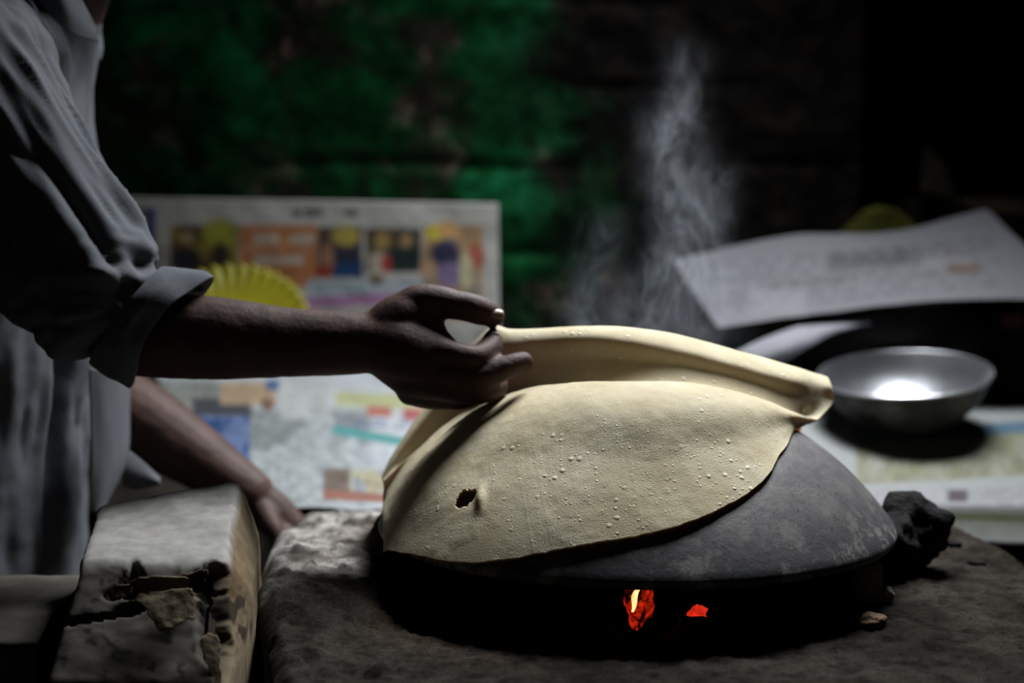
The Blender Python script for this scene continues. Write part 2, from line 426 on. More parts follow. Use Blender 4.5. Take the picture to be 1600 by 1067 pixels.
# rounded outer edges
ex = np.minimum(np.repeat(np.arange(NX), NY), NX - 1 - np.repeat(np.arange(NX), NY)) * 0.0035
ey = np.minimum(np.tile(np.arange(NY), NX), NY - 1 - np.tile(np.arange(NY), NX)) * 0.004
e = np.minimum(ex, ey); Z = Z - 0.02 * np.clip(1 - e / 0.02, 0, 1) ** 2
V = np.stack([X, Y, Z], 1)
P = np.stack([X, Y, X * 0], 1); r = np.hypot(X - DC[0], Y - DC[1])
streak = fbm(np.stack([X * 0.6 + Y * 0.8, (X * 0.8 - Y * 0.6) * 5, X * 0], 1), 22, 4, 81)
t = np.clip(0.5 + 0.9 * fbm(P, 16, 5, 83) + 0.3 * streak, 0, 1)[:, None]
c = (1 - t) * np.array((0.012, 0.0095, 0.0072)) + t * np.array((0.038, 0.033, 0.028))
wt = (sstep(0.02, 0.10, (Y + 0.235) - 0.95 * (X + 0.25)) * sstep(0.06, -0.03, X) * np.clip(0.65 + 1.1 * fbm(P, 34, 4, 85), 0.15, 1))[:, None]
c = c * (1 - wt) + wt * np.array((0.34, 0.32, 0.30))                 # patchy pale plaster, lightened to paint in the mound's lit top
bt = (sstep(-0.1, 0.06, fbm(P, 12, 3, 88)) * sstep(0.36, 0.28, r) * sstep(0.05, -0.03, X))[:, None]
c = c * (1 - bt * 0.5) + bt * 0.5 * np.array((0.055, 0.036, 0.019))   # burnt clay near the mouth
st = (sstep(0.290, 0.235, r + 0.05 * fbm(P, 18, 3, 89)) * 0.9)[:, None]
c = c * (1 - st) + st * np.array((0.010, 0.009, 0.008))              # soot inside the fire hole
n0 = len(V); Fc = list(gridfaces(NX, NY))
idx = np.arange(n0).reshape(NX, NY)
loop = np.r_[idx[:, 0], idx[-1, 1:], idx[-2::-1, -1], idx[0, -2:0:-1]]
low = V[loop].copy(); low[:, 2] = -0.85
V = np.vstack([V, low]); c = np.vstack([c, np.tile((0.08, 0.066, 0.05), (len(loop), 1))])
L = len(loop); Fc += [(loop[i], n0 + i, n0 + (i + 1) % L, loop[(i + 1) % L]) for i in range(L)]
stove = mesh('clay_stove', V, Fc, M_MUD, colors=c)
tag(stove, 'low grey-brown clay stove with a sooty fire hole under the griddle', 'stove')

# ------------------------------------------------------------------ griddle
prof = []
a1 = math.asin(DR / SR)
for k in range(49):
    a = a1 * k / 48; prof.append((SR * math.sin(a), SR * math.cos(a) - (SR - DH)))
prof += [(DR + 0.0015, -0.004), (DR + 0.0005, -0.0085), (DR - 0.004, -0.0095), (DR - 0.006, -0.003)]
for k in range(24, -1, -1):
    a = a1 * 0.97 * k / 24; prof.append(((SR - 0.006) * math.sin(a), (SR - 0.006) * math.cos(a) - (SR - DH)))
prof[0] = (0.0005, prof[0][1]); prof[-1] = (0.0005, prof[-1][1])
V, Fc = lathe(prof, 128)
V = V + 0.0012 * fbm(V, 14, 3, 90)[:, None] * V / (np.linalg.norm(V, axis=1)[:, None] + 1e-6)
griddle = mesh('domed_griddle', V, Fc, M_IRON); griddle.location = DC
tag(griddle, 'large domed black iron griddle upturned over the fire', 'griddle')

# ------------------------------------------------------------------ flatbread
def ray_dome(px, py, lift):
    d = FW + (px - 800)[:, None] / F * RT - (py - 533.5)[:, None] / F * UP
    d /= np.linalg.norm(d, axis=1)[:, None]
    oc = CAM - SC; b = d @ oc; cc = oc @ oc - (SR + lift) ** 2
    disc = b * b - cc
    t = -b - np.sqrt(np.maximum(disc, 0))
    return CAM + d * t[:, None], disc

NU, NVF, NVB = 430, 190, 110
C0 = resample([(600, 863), (608, 860), (640, 866), (690, 876), (740, 880), (800, 873), (860, 862), (930, 849), (1000, 837), (1060, 822), (1110, 803), (1150, 782), (1185, 758), (1203, 738), (1215, 715), (1231, 692), (1240, 672), (1264, 662)], NU)
C2 = resample([(599, 752), (627, 726), (659, 697), (693, 667), (732, 641), (790, 618), (850, 604), (920, 598), (1000, 597), (1080, 600), (1150, 613), (1200, 628), (1240, 645), (1276, 656)], NU)
C5 = resample([(599, 747), (615, 718), (641, 680), (674, 638), (722, 582), (770, 545), (800, 538), (850, 531), (920, 526), (1000, 533), (1080, 549), (1150, 568), (1210, 585), (1260, 595), (1299, 604)], NU)
C6 = resample([(598, 743), (612, 714), (637, 675), (668, 632), (715, 570), (755, 525), (775, 512), (800, 516), (850, 514), (920, 510), (980, 512), (1050, 522), (1120, 540), (1200, 562), (1260, 580), (1289, 589)], NU)
u = np.linspace(0, 1, NU)
rows = []
rng_e = np.stack([u * 40, u * 0, u * 0], 1)
C0[:, 1] += 1.6 * fbm(rng_e, 1.3, 4, 95) * sstep(0, 0.05, u)
for k in range(NVF):                                     # front half lies on the dome, bulged by steam
    s = k / (NVF - 1)
    w2 = s
    px = C0[:, 0] * (1 - w2) + C2[:, 0] * w2; py = C0[:, 1] * (1 - w2) + C2[:, 1] * w2
    lift = 0.0035 + 0.016 * np.exp(-((px - 1090) / 190) ** 2 - ((py - 665) / 95) ** 2) + 0.014 * sstep(0.45, 0.95, s) * np.sin(np.pi * np.clip(u, 0, 1)) ** 0.6
    lift += 0.006 * np.exp(-((px - 690) / 70) ** 2 - ((py - 790) / 60) ** 2)
    lift = 0.0032 + (lift - 0.0032) * sstep(0.0, 1.0, s)
    H, disc = ray_dome(px, py, lift)
    rows.append(H)
front = np.array(rows)                                    # (NVF, NU, 3)
# smooth depth where rays graze the dome
Yd = front[:, :, 1].copy()
for it in range(60):
    Yd[1:-1] = (Yd[:-2] + Yd[2:] + Yd[1:-1]) / 3; Yd[:, 1:-1] = (Yd[:, :-2] + Yd[:, 2:] + Yd[:, 1:-1]) / 3
Yd = np.minimum(Yd, front[:, :, 1]); pxf, pyf = proj(front.reshape(-1, 3)); pxf = pxf.reshape(NVF, NU); pyf = pyf.reshape(NVF, NU)
front = np.array([[at(pxf[i, j], pyf[i, j], Yd[i, j]) for j in range(NU)] for i in range(NVF)])
crest = front[-1]
def curve3(C, Yv): return np.array([at(p[0], p[1], y) for p, y in zip(C, np.broadcast_to(Yv, (NU,)))])
endf = sstep(0, 0.10, u) * sstep(1.0, 0.93, u)
yc = crest[:, 1]
C3 = C2 + np.stack([7 * sstep(0.90, 1, u), 4 - 9 * sstep(0.93, 1, u) + 12 * sstep(0.02, 0.08, u) * sstep(0.34, 0.18, u)], 1)
V3 = curve3(C3, yc + 0.022 + 0.016 * sstep(0.02, 0.08, u) * sstep(0.34, 0.18, u))
C4 = 0.5 * (C3 + C5) + np.stack([11 * sstep(0.90, 1, u), 0 * u], 1)
V4 = curve3(C4, yc + 0.040)
V5 = curve3(C5, yc + 0.046)
V6 = curve3(C6, yc + 0.066 + 0.01 * endf)
V6b = V6 + np.array((0, 0.022, -0.010)) - np.outer(sstep(0.92, 1, u), (0.012, 0, 0.006))
def ondome(Px, Yv, lift):
    rr = np.minimum(np.hypot(Px - SC[0], Yv - SC[1]), SR * 0.995)
    return np.stack([Px, Yv, np.maximum(SC[2] + np.sqrt((SR + lift) ** 2 - rr ** 2), 0.072)], 1)
xb = DC[0] + (V6[:, 0] - DC[0]) * 0.93
V7 = ondome(xb, yc + 0.135, 0.012); V7[:, 2] = np.maximum(V7[:, 2], 0.4 * V7[:, 2] + 0.6 * np.minimum(V6[:, 2], V7[:, 2] + 0.02))
V8 = ondome(DC[0] + (xb - DC[0]) * 0.84, yc + 0.20, 0.0045)
ctrl = np.array([front[-8], crest, V3, V4, V5, V6, V6b, V7, V8])
back = catmull(ctrl, 8 * 14 + 1)[14 + 1:]
G = np.vstack([front, back]); NVT = len(G)
G = G.transpose(1, 0, 2)                                  # (NU, NVT, 3)
V = G.reshape(-1, 3).copy()
pxv, pyv = proj(V)
# soft unevenness of the dough and the torn hole with its raised lip
nrm = V - SC; nrm /= np.linalg.norm(nrm, axis=1)[:, None]
isf = np.tile(np.arange(NVT) < NVF + 8, NU)
V += nrm * ((0.0012 * fbm(V, 30, 3, 101) + 0.0002 * fbm(V, 150, 3, 102)) * np.where(isf, 1, 0.6))[:, None]
hr = np.hypot((pxv - 748), (pyv - 783) * 1.3)
V += nrm * (isf * 0.004 * np.exp(-((pxv - 752) / 7) ** 2 - ((pyv - 780 - (752 - pxv) * 0.6) / 16) ** 2))[:, None]
ca, sa = math.cos(R(-38)), math.sin(R(-38))
hx = (pxv - 728) * ca + (pyv - 779) * sa; hy = -(pxv - 728) * sa + (pyv - 779) * ca
hole = ((hx / 20) ** 2 + (hy / 11.5) ** 2 + 0.55 * fbm(np.stack([pxv, pyv, pxv * 0], 1), 0.16, 3, 104) < 1) & isf
# keep everything outside the iron
dd = np.linalg.norm(V - SC, axis=1); ins = (dd < SR + 0.0030) & (V[:, 2] > DC[2])
V[ins] = SC + (V[ins] - SC) * ((SR + 0.0030) / dd[ins])[:, None]
Fc = gridfaces(NU, NVT); keepf = ~(hole[Fc].all(axis=1)); Fc = Fc[keepf]
bread = mesh('flatbread', V, Fc, M_BREAD)
me = bread.data; bm = bmesh.new(); bm.from_mesh(me)
bmesh.ops.delete(bm, geom=[v for v in bm.verts if not v.link_faces], context='VERTS')
bmesh.ops.recalc_face_normals(bm, faces=bm.faces); bm.to_mesh(me); bm.free()
solidify(bread, 0.0018, 0.0)
tag(bread, 'huge thin cream flatbread draped over the griddle, its fold lifted by a hand', 'flatbread')

# ------------------------------------------------------------------ coals, stones, embers
def rock(name, loc, size, m, seed, sub=4, amp=0.3, fq=2.2, rot=0.0):
    bm = bmesh.new(); bmesh.ops.create_icosphere(bm, subdivisions=sub, radius=1.0)
    V = np.array([v.co[:] for v in bm.verts]); Fc = [[v.index for v in f.verts] for f in bm.faces]; bm.free()
    q = fbm(V, fq, 4, seed); cell = np.round((q + 1) * 3.5) / 3.5 - 1
    V = V * (1 + amp * (0.55 * q + 0.45 * cell))[:, None] * np.asarray(size)
    c, s = math.cos(rot), math.sin(rot); V = V @ np.array(((c, s, 0), (-s, c, 0), (0, 0, 1)))
    o = mesh(name, V, Fc, m); o.location = loc; return o
def seat(o, zfloor):
    o.location.z = zfloor - min(v.co.z for v in o.data.vertices); return o

P_ = at(1424, 872, 0.02); o = rock('charcoal_lump', P_, (0.042, 0.036, 0.038), M_COAL, 3, amp=0.34); seat(o, 0.0)
tag(o, 'big jagged black charcoal lump lying right of the griddle rim', 'charcoal')
P_ = at(1392, 880, -0.01); o = rock('charcoal_lump', P_, (0.030, 0.028, 0.030), M_COAL, 13, amp=0.4); seat(o, 0.0)
tag(o, 'black charcoal lump wedged between griddle rim and the big jagged lump', 'charcoal')
P_ = at(1356, 925, -0.115); o = rock('pebble', P_, (0.014, 0.012, 0.026), M_STONE, 5, amp=0.22); seat(o, -0.002)
tag(o, 'upright grey pebble standing in front of the charcoal lumps', 'stone')
P_ = at(1382, 935, -0.11); o = rock('pebble', P_, (0.009, 0.008, 0.010), M_STONE, 6, amp=0.25); seat(o, -0.002)
tag(o, 'small grey pebble touching the upright pebble', 'stone')
P_ = at(1356, 987, -0.18); o = rock('clay_clod', P_, (0.017, 0.012, 0.007), M_STONE_B, 8, amp=0.25); seat(o, -0.003)
tag(o, 'small brown clod of clay on the front right of the stove', 'clod')
for k, (px, py, Y_, sz) in enumerate([(1492, 835, 0.13, 0.006), (1478, 822, 0.19, 0.005), (1527, 872, 0.04, 0.007)]):
    o = rock('crumb', at(px, py, Y_), (sz * 1.5, sz, sz * 0.5), M_COAL, 20 + k, sub=2); seat(o, -0.001)
    tag(o, 'tiny dark crumb on the bare right side of the stove', 'crumb', 'crumbs on the stove')

coalspots = [(-0.075, -0.190, 0.034, -0.055), (-0.030, -0.205, 0.036, -0.045), (0.020, -0.215, 0.034, -0.030), (0.072, -0.212, 0.030, -0.024), (0.1175, -0.225, 0.022, -0.062), (0.168, -0.208, 0.033, -0.022),
             (0.205, -0.190, 0.030, -0.055), (0.238, -0.180, 0.036, -0.024), (0.292, -0.135, 0.036, -0.020), (0.325, -0.085, 0.034, -0.018), (-0.06, -0.13, 0.04, -0.04), (-0.085, -0.08, 0.036, -0.030),
             (0.06, -0.10, 0.045, -0.06), (0.185, -0.10, 0.05, -0.05), (0.12, 0.02, 0.05, -0.09), (0.26, -0.03, 0.05, -0.06), (0.02, -0.02, 0.05, -0.08)]
for k, (x, y, s_, z_) in enumerate(coalspots):
    o = rock('coal', (x, y, z_), (s_, s_ * 0.85, s_ * 1.05), M_COAL, 40 + k, sub=3, amp=0.35)
    tag(o, 'dark coal in the fire hole under the griddle', 'coal', 'coals in the fire hole')

def flame(name, px0, py0, px1, py1, Y_, wpx, m, seed):
    """slim tongue of fire: a tapered twisted body"""
    A = at(px0, py0, Y_); B = at(px1, py1, Y_); n, k = 26, 12
    V = []
    for i in range(n):
        t = i / (n - 1); c = A + (B - A) * t
        c = c + np.array((0.0016 * math.sin(t * 7 + seed), 0.002 * math.sin(t * 5), 0))
        r = wpx / F * 1.3 * (0.15 + math.sin(math.pi * min(1, t * 0.8 + 0.12)) ** 1.2) * (1 - t ** 5)
        for j in range(k):
            a = 2 * math.pi * j / k; V.append(c + np.array((r * math.cos(a), r * 0.8 * math.sin(a), 0)))
    return mesh(name, V, gridfaces(n, k, wrap_m=True), m)
def fire_mat(name, c, s):
    m, nt, b = mat(name); n = noise_node(nt, 120, 3, stretch=(1, 1, 0.4))
    r = ramp(nt, n.outputs[0], [(0.3, (c[0], c[1] * 0.3, c[2] * 0.2)), (0.7, c)])
    b.inputs['Base Color'].default_value = (0, 0, 0, 1)
    nt.links.new(r.outputs[0], b.inputs['Emission Color']); b.inputs['Emission Strength'].default_value = s; return m
M_FIRE = fire_mat('white_hot_flame', (1.0, 0.42, 0.16), 4.5); M_FIRE2 = fire_mat('red_flame', (1.0, 0.05, 0.015), 0.9)
o = flame('flame', 986, 956, 1004, 903, -0.170, 4.2, M_FIRE, 1); tag(o, 'bright orange tongue of flame glimpsed below the griddle rim', 'flame')
o = rock('ember', at(997, 940, -0.150), (0.0125, 0.008, 0.022), glow_material('red_ember', (1.0, 0.03, 0.006), 0.9, 70, 0.44, 0.66), 61, sub=4, amp=0.6)
tag(o, 'dull red ember glowing right behind the flame', 'ember')
o = rock('ember', at(1091, 961, -0.165), (0.0085, 0.007, 0.009), glow_material('red_ember_b', (1.0, 0.035, 0.012), 1.5, 40, 0.25, 0.7), 62, sub=4, amp=0.75)
tag(o, 'small red ember glowing to the right of the flame', 'ember')

# ------------------------------------------------------------------ newspapers (flat print is in a colour attribute)
class Sheet:
    """a paper as a curved grid; print is given in photo pixel coordinates of its visible face"""
    def __init__(s, V, n, m, base=(0.50, 0.50, 0.49)):
        s.V = np.asarray(V, float).reshape(-1, 3); s.n, s.m = n, m
        s.px, s.py = proj(s.V); s.c = np.tile(np.array(base, float), (len(s.V), 1))
        s.j = np.stack([s.px, s.py, s.px * 0], 1)
    def rect(s, x0, y0, x1, y1, col, soft=3, mott=0.0, col2=None, seed=0, ms=0.05, slope=0.0):
        yy = s.py - slope * (s.px - x0)
        w_ = sstep(x0 - soft, x0 + soft, s.px) * sstep(x1 + soft, x1 - soft, s.px) * sstep(y0 - soft, y0 + soft, yy) * sstep(y1 + soft, y1 - soft, yy)
        c = np.tile(np.array(col, float), (len(s.V), 1))
        if col2 is not None:
            t = sstep(-0.18, 0.18, fbm(s.j, ms, 3, seed))[:, None]; c = c * (1 - t) + t * np.array(col2)
        if mott: c = c * (1 + mott * fbm(s.j, 0.12, 3, seed + 5))[:, None]
        s.c = s.c * (1 - w_[:, None]) + w_[:, None] * c
    def text(s, x0, y0, x1, y1, col, pitch, duty=0.5, slope=0.0, seed=0, strength=0.6):
        yy = s.py - slope * (s.px - x0)
        ph = ((yy - y0) / pitch) % 1.0
        word = sstep(-0.25, 0.05, vnoise(np.stack([s.px, np.floor((yy - y0) / pitch) * 97, s.px * 0], 1), 0.11, seed))
        w_ = (ph < duty) * word * (s.px > x0) * (s.px < x1) * (yy > y0) * (yy < y1) * strength
        s.c = s.c * (1 - w_[:, None]) + w_[:, None] * np.array(col)
    def blob(s, x, y, rx, ry, col, soft=0.35):
        d = np.hypot((s.px - x) / rx, (s.py - y) / ry); w_ = sstep(1 + soft, 1 - soft, d)[:, None]
        s.c = s.c * (1 - w_) + w_ * np.array(col)
    def build(s, name, label, t=0.0008, k=1.0):
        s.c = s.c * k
        o = mesh(name, s.V, gridfaces(s.n, s.m), M_PAPER, colors=np.clip(s.c, 0, 1)); solidify(o, t, 0.0)
        return tag(o, label, 'newspaper')

# page pasted on the wall
n, m_ = 260, 140
c00 = at(196, 308, WY - 0.035); c10 = at(778, 318, WY - 0.035); c01 = at(196, 620, WY - 0.035); c11 = at(781, 612, WY - 0.035)
a = np.linspace(0, 1, n)[:, None, None]; b_ = np.linspace(0, 1, m_)[None, :, None]
G = (1 - a) * (1 - b_) * c00 + a * (1 - b_) * c10 + (1 - a) * b_ * c01 + a * b_ * c11
V = G.reshape(-1, 3); V[:, 1] += 0.006 * fbm(V, 6, 3, 110) + 0.0015 * fbm(V, 25, 2, 111)
s = Sheet(V, n, m_, (0.42, 0.41, 0.38))
s.rect(208, 326, 243, 470, (0.02, 0.05, 0.20), 2); s.blob(224, 345, 9, 14, (0.20, 0.19, 0.02))
s.text(455, 326, 572, 344, (0.05, 0.06, 0.06), 18, 0.75, seed=2, strength=0.75)
s.rect(266, 352, 372, 480, (0.20, 0.16, 0.03), 4, 0.3, (0.08, 0.05, 0.02), 3, 0.03)
s.blob(292, 405, 22, 18, (0.02, 0.02, 0.03)); s.blob(343, 365, 26, 24, (0.30, 0.30, 0.04)); s.blob(345, 400, 14, 22, (0.03, 0.02, 0.015)); s.blob(293, 370, 12, 10, (0.30, 0.22, 0.12))
s.rect(374, 352, 497, 450, (0.42, 0.17, 0.07), 3, 0.2)
for (x0, y0, x1, y1) in ((396, 365, 436, 380), (453, 366, 492, 381), (397, 400, 475, 413)): s.rect(x0, y0, x1, y1, (0.48, 0.40, 0.33), 3)
s.text(380, 384, 492, 398, (0.55, 0.40, 0.30), 7, 0.5, seed=5, strength=0.5)
s.rect(497, 355, 566, 432, (0.03, 0.03, 0.05), 3, 0.3, (0.07, 0.045, 0.03), 6, 0.05)
s.blob(540, 368, 22, 16, (0.34, 0.27, 0.06)); s.blob(512, 402, 11, 22, (0.33, 0.17, 0.10)); s.blob(505, 425, 14, 10, (0.30, 0.04, 0.03)); s.rect(523, 410, 566, 434, (0.02, 0.06, 0.16), 3)
s.rect(571, 357, 658, 425, (0.035, 0.04, 0.045), 3, 0.3, (0.08, 0.06, 0.03), 8, 0.06)
s.blob(598, 375, 12, 14, (0.32, 0.22, 0.08)); s.blob(592, 412, 16, 18, (0.40, 0.33, 0.26)); s.blob(604, 412, 8, 14, (0.36, 0.04, 0.04)); s.blob(635, 375, 10, 12, (0.30, 0.20, 0.10)); s.rect(612, 388, 655, 424, (0.02, 0.03, 0.03), 3)
s.rect(662, 352, 754, 500, (0.36, 0.22, 0.10), 3, 0.3, (0.26, 0.24, 0.20), 9, 0.05)
s.blob(683, 363, 18, 12, (0.50, 0.42, 0.04)); s.blob(700, 360, 16, 14, (0.46, 0.26, 0.10)); s.blob(696, 396, 24, 22, (0.03, 0.03, 0.07)); s.blob(702, 430, 18, 20, (0.20, 0.15, 0.28)); s.blob(744, 400, 14, 20, (0.34, 0.10, 0.07)); s.blob(728, 425, 10, 28, (0.46, 0.42, 0.26)); s.blob(668, 420, 12, 16, (0.44, 0.28, 0.18))
s.rect(480, 436, 660, 466, (0.38, 0.42, 0.46), 4); s.text(490, 444, 570, 462, (0.12, 0.28, 0.30), 9, 0.5, seed=9); s.blob(588, 437, 12, 8, (0.16, 0.11, 0.07))
s.rect(470, 466, 640, 482, (0.36, 0.17, 0.34), 4, slope=-0.06)
s.text(400, 492, 760, 610, (0.15, 0.15, 0.16), 6, 0.5, seed=11, strength=0.5)
s.build('wall_newspaper', 'colourful newspaper page pasted flat on the green wall', k=1.12)

# paper lying on the counter behind the arm
n, m_ = 220, 200
U, W = np.meshgrid(np.linspace(0, 1, n), np.linspace(0, 1, m_), indexing='ij'); U = U.ravel(); W = W.ravel()
Xp = -0.47 + 0.55 * U - 0.16 * W * (1 - U); Yp = 0.372 + 0.62 * W - 0.035 * U + 0.24 * sstep(0.36, 0.0, U) * (1 - W)
P = np.stack([Xp, Yp, Xp * 0], 1)
Zp = counter_z(Xp, Yp) + 0.008 + 0.020 * np.abs(fbm(P, 5, 3, 121)) + 0.006 * fbm(P, 14, 3, 122) - 0.006 * sstep(0.05, 0.0, W)
V = np.stack([Xp, Yp, Zp], 1)
s = Sheet(V, n, m_, (0.60, 0.63, 0.65))
s.rect(380, 640, 580, 790, (0.50, 0.54, 0.55), 10, 0.35, (0.30, 0.33, 0.33), 31, 0.018); s.text(390, 650, 570, 780, (0.25, 0.27, 0.27), 7, 0.5, 0.12, 32, 0.35)
s.rect(200, 596, 345, 640, (0.33, 0.35, 0.32), 8, 0.3); s.rect(300, 622, 393, 652, (0.07, 0.075, 0.09), 5)
s.rect(296, 650, 390, 745, (0.03, 0.09, 0.27), 3, 0.2, (0.16, 0.22, 0.42), 33, 0.03)
s.rect(345, 598, 432, 632, (0.55, 0.40, 0.25), 4, 0.2); s.blob(418, 632, 10, 10, (0.25, 0.14, 0.09)); s.rect(415, 594, 436, 610, (0.08, 0.16, 0.34), 3)
s.rect(440, 595, 515, 655, (0.62, 0.64, 0.62), 4); s.text(446, 600, 512, 650, (0.35, 0.37, 0.37), 7, 0.5, 0.05, 35, 0.5)
s.rect(524, 612, 690, 634, (0.52, 0.54, 0.28), 5, slope=0.05); s.rect(574, 634, 612, 650, (0.50, 0.18, 0.14), 3, slope=0.06); s.rect(630, 638, 668, 656, (0.50, 0.14, 0.14), 3, slope=0.06)
s.text(530, 650, 660, 668, (0.18, 0.22, 0.40), 9, 0.55, 0.08, 36, 0.7); s.rect(520, 664, 650, 678, (0.10, 0.38, 0.38), 4, slope=0.18)
s.text(560, 700, 660, 730, (0.35, 0.37, 0.48), 8, 0.5, 0.1, 37, 0.5); s.rect(505, 732, 548, 774, (0.20, 0.15, 0.12), 4, 0.4); s.rect(548, 735, 640, 772, (0.46, 0.42, 0.28), 6, 0.4, (0.35, 0.36, 0.40), 38, 0.05); s.rect(505, 766, 640, 780, (0.36, 0.15, 0.11), 3, slope=0.06)
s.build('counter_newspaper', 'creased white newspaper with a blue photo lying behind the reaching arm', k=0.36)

# paper under the steel bowl
n, m_ = 200, 150
U, W = np.meshgrid(np.linspace(0, 1, n), np.linspace(0, 1, m_), indexing='ij'); U = U.ravel(); W = W.ravel()
Xp = 0.325 + 0.95 * U + 0.11 * W; Yp = 0.345 + 0.64 * W + 0.0 * U
P = np.stack([Xp, Yp, Xp * 0], 1)
Zp = counter_z(Xp, Yp) + 0.006 + 0.006 * np.abs(fbm(P, 6, 3, 131)) - 0.05 * np.clip((0.372 - Yp) / 0.03, 0, 1) ** 0.7
V = np.stack([Xp, Yp, Zp], 1)
s = Sheet(V, n, m_, (0.52, 0.54, 0.53))
s.rect(1338, 688, 1720, 758, (0.34, 0.34, 0.22), 4, 0.25, (0.42, 0.41, 0.32), 41, 0.03, slope=-0.06); s.text(1360, 712, 1420, 735, (0.55, 0.56, 0.52), 11, 0.6, -0.05, 42, 0.8)
s.rect(1335, 672, 1720, 690, (0.13, 0.24, 0.34), 3, 0.3, slope=-0.05)
s.rect(1345, 764, 1720, 800, (0.50, 0.50, 0.52), 3, 0.15, slope=-0.02); s.rect(1481, 766, 1512, 784, (0.12, 0.10, 0.11), 3); s.text(1525, 766, 1600, 790, (0.30, 0.30, 0.32), 7, 0.5, 0, 43, 0.6)
s.rect(1478, 798, 1720, 812, (0.20, 0.25, 0.08), 3); s.rect(1300, 812, 1720, 840, (0.46, 0.48, 0.42), 3, 0.15)
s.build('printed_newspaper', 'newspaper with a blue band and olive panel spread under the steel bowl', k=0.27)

# sheet covering the black pot
n, m_ = 200, 110
A = at(1050, 408, 1.10); B = at(1542, 328, 1.14); Cc = at(1122, 512, 0.80); D = at(1690, 468, 0.82)
a = np.linspace(0, 1, n)[:, None, None]; b_ = np.linspace(0, 1, m_)[None, :, None]
G = (1 - a) * (1 - b_) * A + a * (1 - b_) * B + (1 - a) * b_ * Cc + a * b_ * D
V = G.reshape(-1, 3); U = np.repeat(np.linspace(0, 1, n), m_); W = np.tile(np.linspace(0, 1, m_), n)
V[:, 2] += 0.014 * np.sin(np.pi * U) * W - 0.012 * np.exp(-((U - 0.72) / 0.16) ** 2) * (1 - W) + 0.006 * fbm(V, 8, 3, 141) + 0.010 * np.exp(-((U - 0.35) / 0.2) ** 2) * (1 - W)
s = Sheet(V, n, m_, (0.42, 0.42, 0.46))
s.text(1090, 415, 1560, 492, (0.20, 0.20, 0.22), 12, 0.5, -0.10, 45, 0.6)
s.rect(1290, 398, 1520, 424, (0.22, 0.22, 0.24), 8, 0.5, (0.34, 0.33, 0.36), 46, 0.02, slope=-0.08); s.rect(1200, 440, 1340, 456, (0.30, 0.30, 0.32), 6, 0.3, slope=-0.1)
s.rect(1440, 404, 1520, 420, (0.50, 0.49, 0.52), 5, slope=-0.05); s.rect(1480, 412, 1530, 428, (0.30, 0.22, 0.16), 5, 0.4); s.rect(1170, 452, 1260, 492, (0.50, 0.50, 0.54), 8, 0.2)
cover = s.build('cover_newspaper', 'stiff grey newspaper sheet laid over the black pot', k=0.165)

# folded strip tucked on the pot's shoulder
n, m_ = 60, 30
up = resample([(1120, 566, 0.74), (1180, 535, 0.76), (1240, 512, 0.80), (1300, 498, 0.84), (1350, 494, 0.86)], n)
dn = resample([(1185, 596, 0.74), (1225, 566, 0.745), (1265, 541, 0.76), (1305, 520, 0.79), (1360, 505, 0.82)], n)
Aq = np.array([at(*p) for p in up]); Bq = np.array([at(*p) for p in dn])
t = np.linspace(0, 1, m_)[None, :, None]
G = Aq[:, None] * (1 - t) + Bq[:, None] * t; G[:, :, 1] -= 0.015 * np.sin(np.pi * t[0, :, 0])[None, :]
s = Sheet(G.reshape(-1, 3), n, m_, (0.45, 0.45, 0.50)); s.text(1120, 500, 1340, 600, (0.3, 0.3, 0.33), 14, 0.5, -0.4, 48, 0.4)
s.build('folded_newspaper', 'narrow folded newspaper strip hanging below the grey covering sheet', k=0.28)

# ------------------------------------------------------------------ vessels
pot_c = at(1388, 560, 1.02); pz = float(counter_z(np.array([pot_c[0]]), np.array([1.0]))[0]) + 0.012
prof = [(0.0005, 0), (0.08, 0.0), (0.13, 0.012), (0.168, 0.045), (0.185, 0.09), (0.180, 0.125), (0.160, 0.150), (0.150, 0.160), (0.158, 0.168), (0.160, 0.172), (0.152, 0.173), (0.144, 0.162), (0.155, 0.146), (0.174, 0.12), (0.178, 0.09), (0.160, 0.05), (0.12, 0.018), (0.0005, 0.008)]
V, Fc = lathe(catmull(prof, 70), 96); o = mesh('cooking_pot', V, Fc, M_BLACKPOT); o.location = (pot_c[0], 1.02, pz); o.scale = (0.95, 0.91, 1.0)
tag(o, 'squat black iron cooking pot half hidden under the grey newspaper sheet', 'pot')

bc = at(1413, 586, 0.70)
bowl = empty('steel_bowl', (bc[0], 0.70, 0.05), 'shiny steel bowl with a tarnished outside in front of the black pot', 'bowl')
rO = 0.1285
outer = [(0.0005, -0.080), (0.045, -0.079), (0.080, -0.066), (0.108, -0.040), (0.122, -0.014), (rO, 0.0)]
inner = [(rO, 0.0), (rO + 0.002, 0.003), (rO - 0.001, 0.004), (0.1205, -0.012), (0.105, -0.036), (0.078, -0.061), (0.044, -0.074), (0.0005, -0.075)]
tilt = Euler((R(9), R(-5), 0)).to_matrix().to_4x4()
for nm, pr, mt in (('outer_shell', outer, M_STEEL_O), ('inner_shell', inner, M_STEEL)):
    V, Fc = lathe(catmull(pr, 40), 96)
    if nm == 'outer_shell': V[:, 2] += 0.0015 * fbm(V, 30, 2, 7)
    o = mesh(nm, V, Fc, mt, parent=bowl)
    o.matrix_local = Matrix.Translation(Vector((0, 0, bc[2] - 0.05))) @ tilt

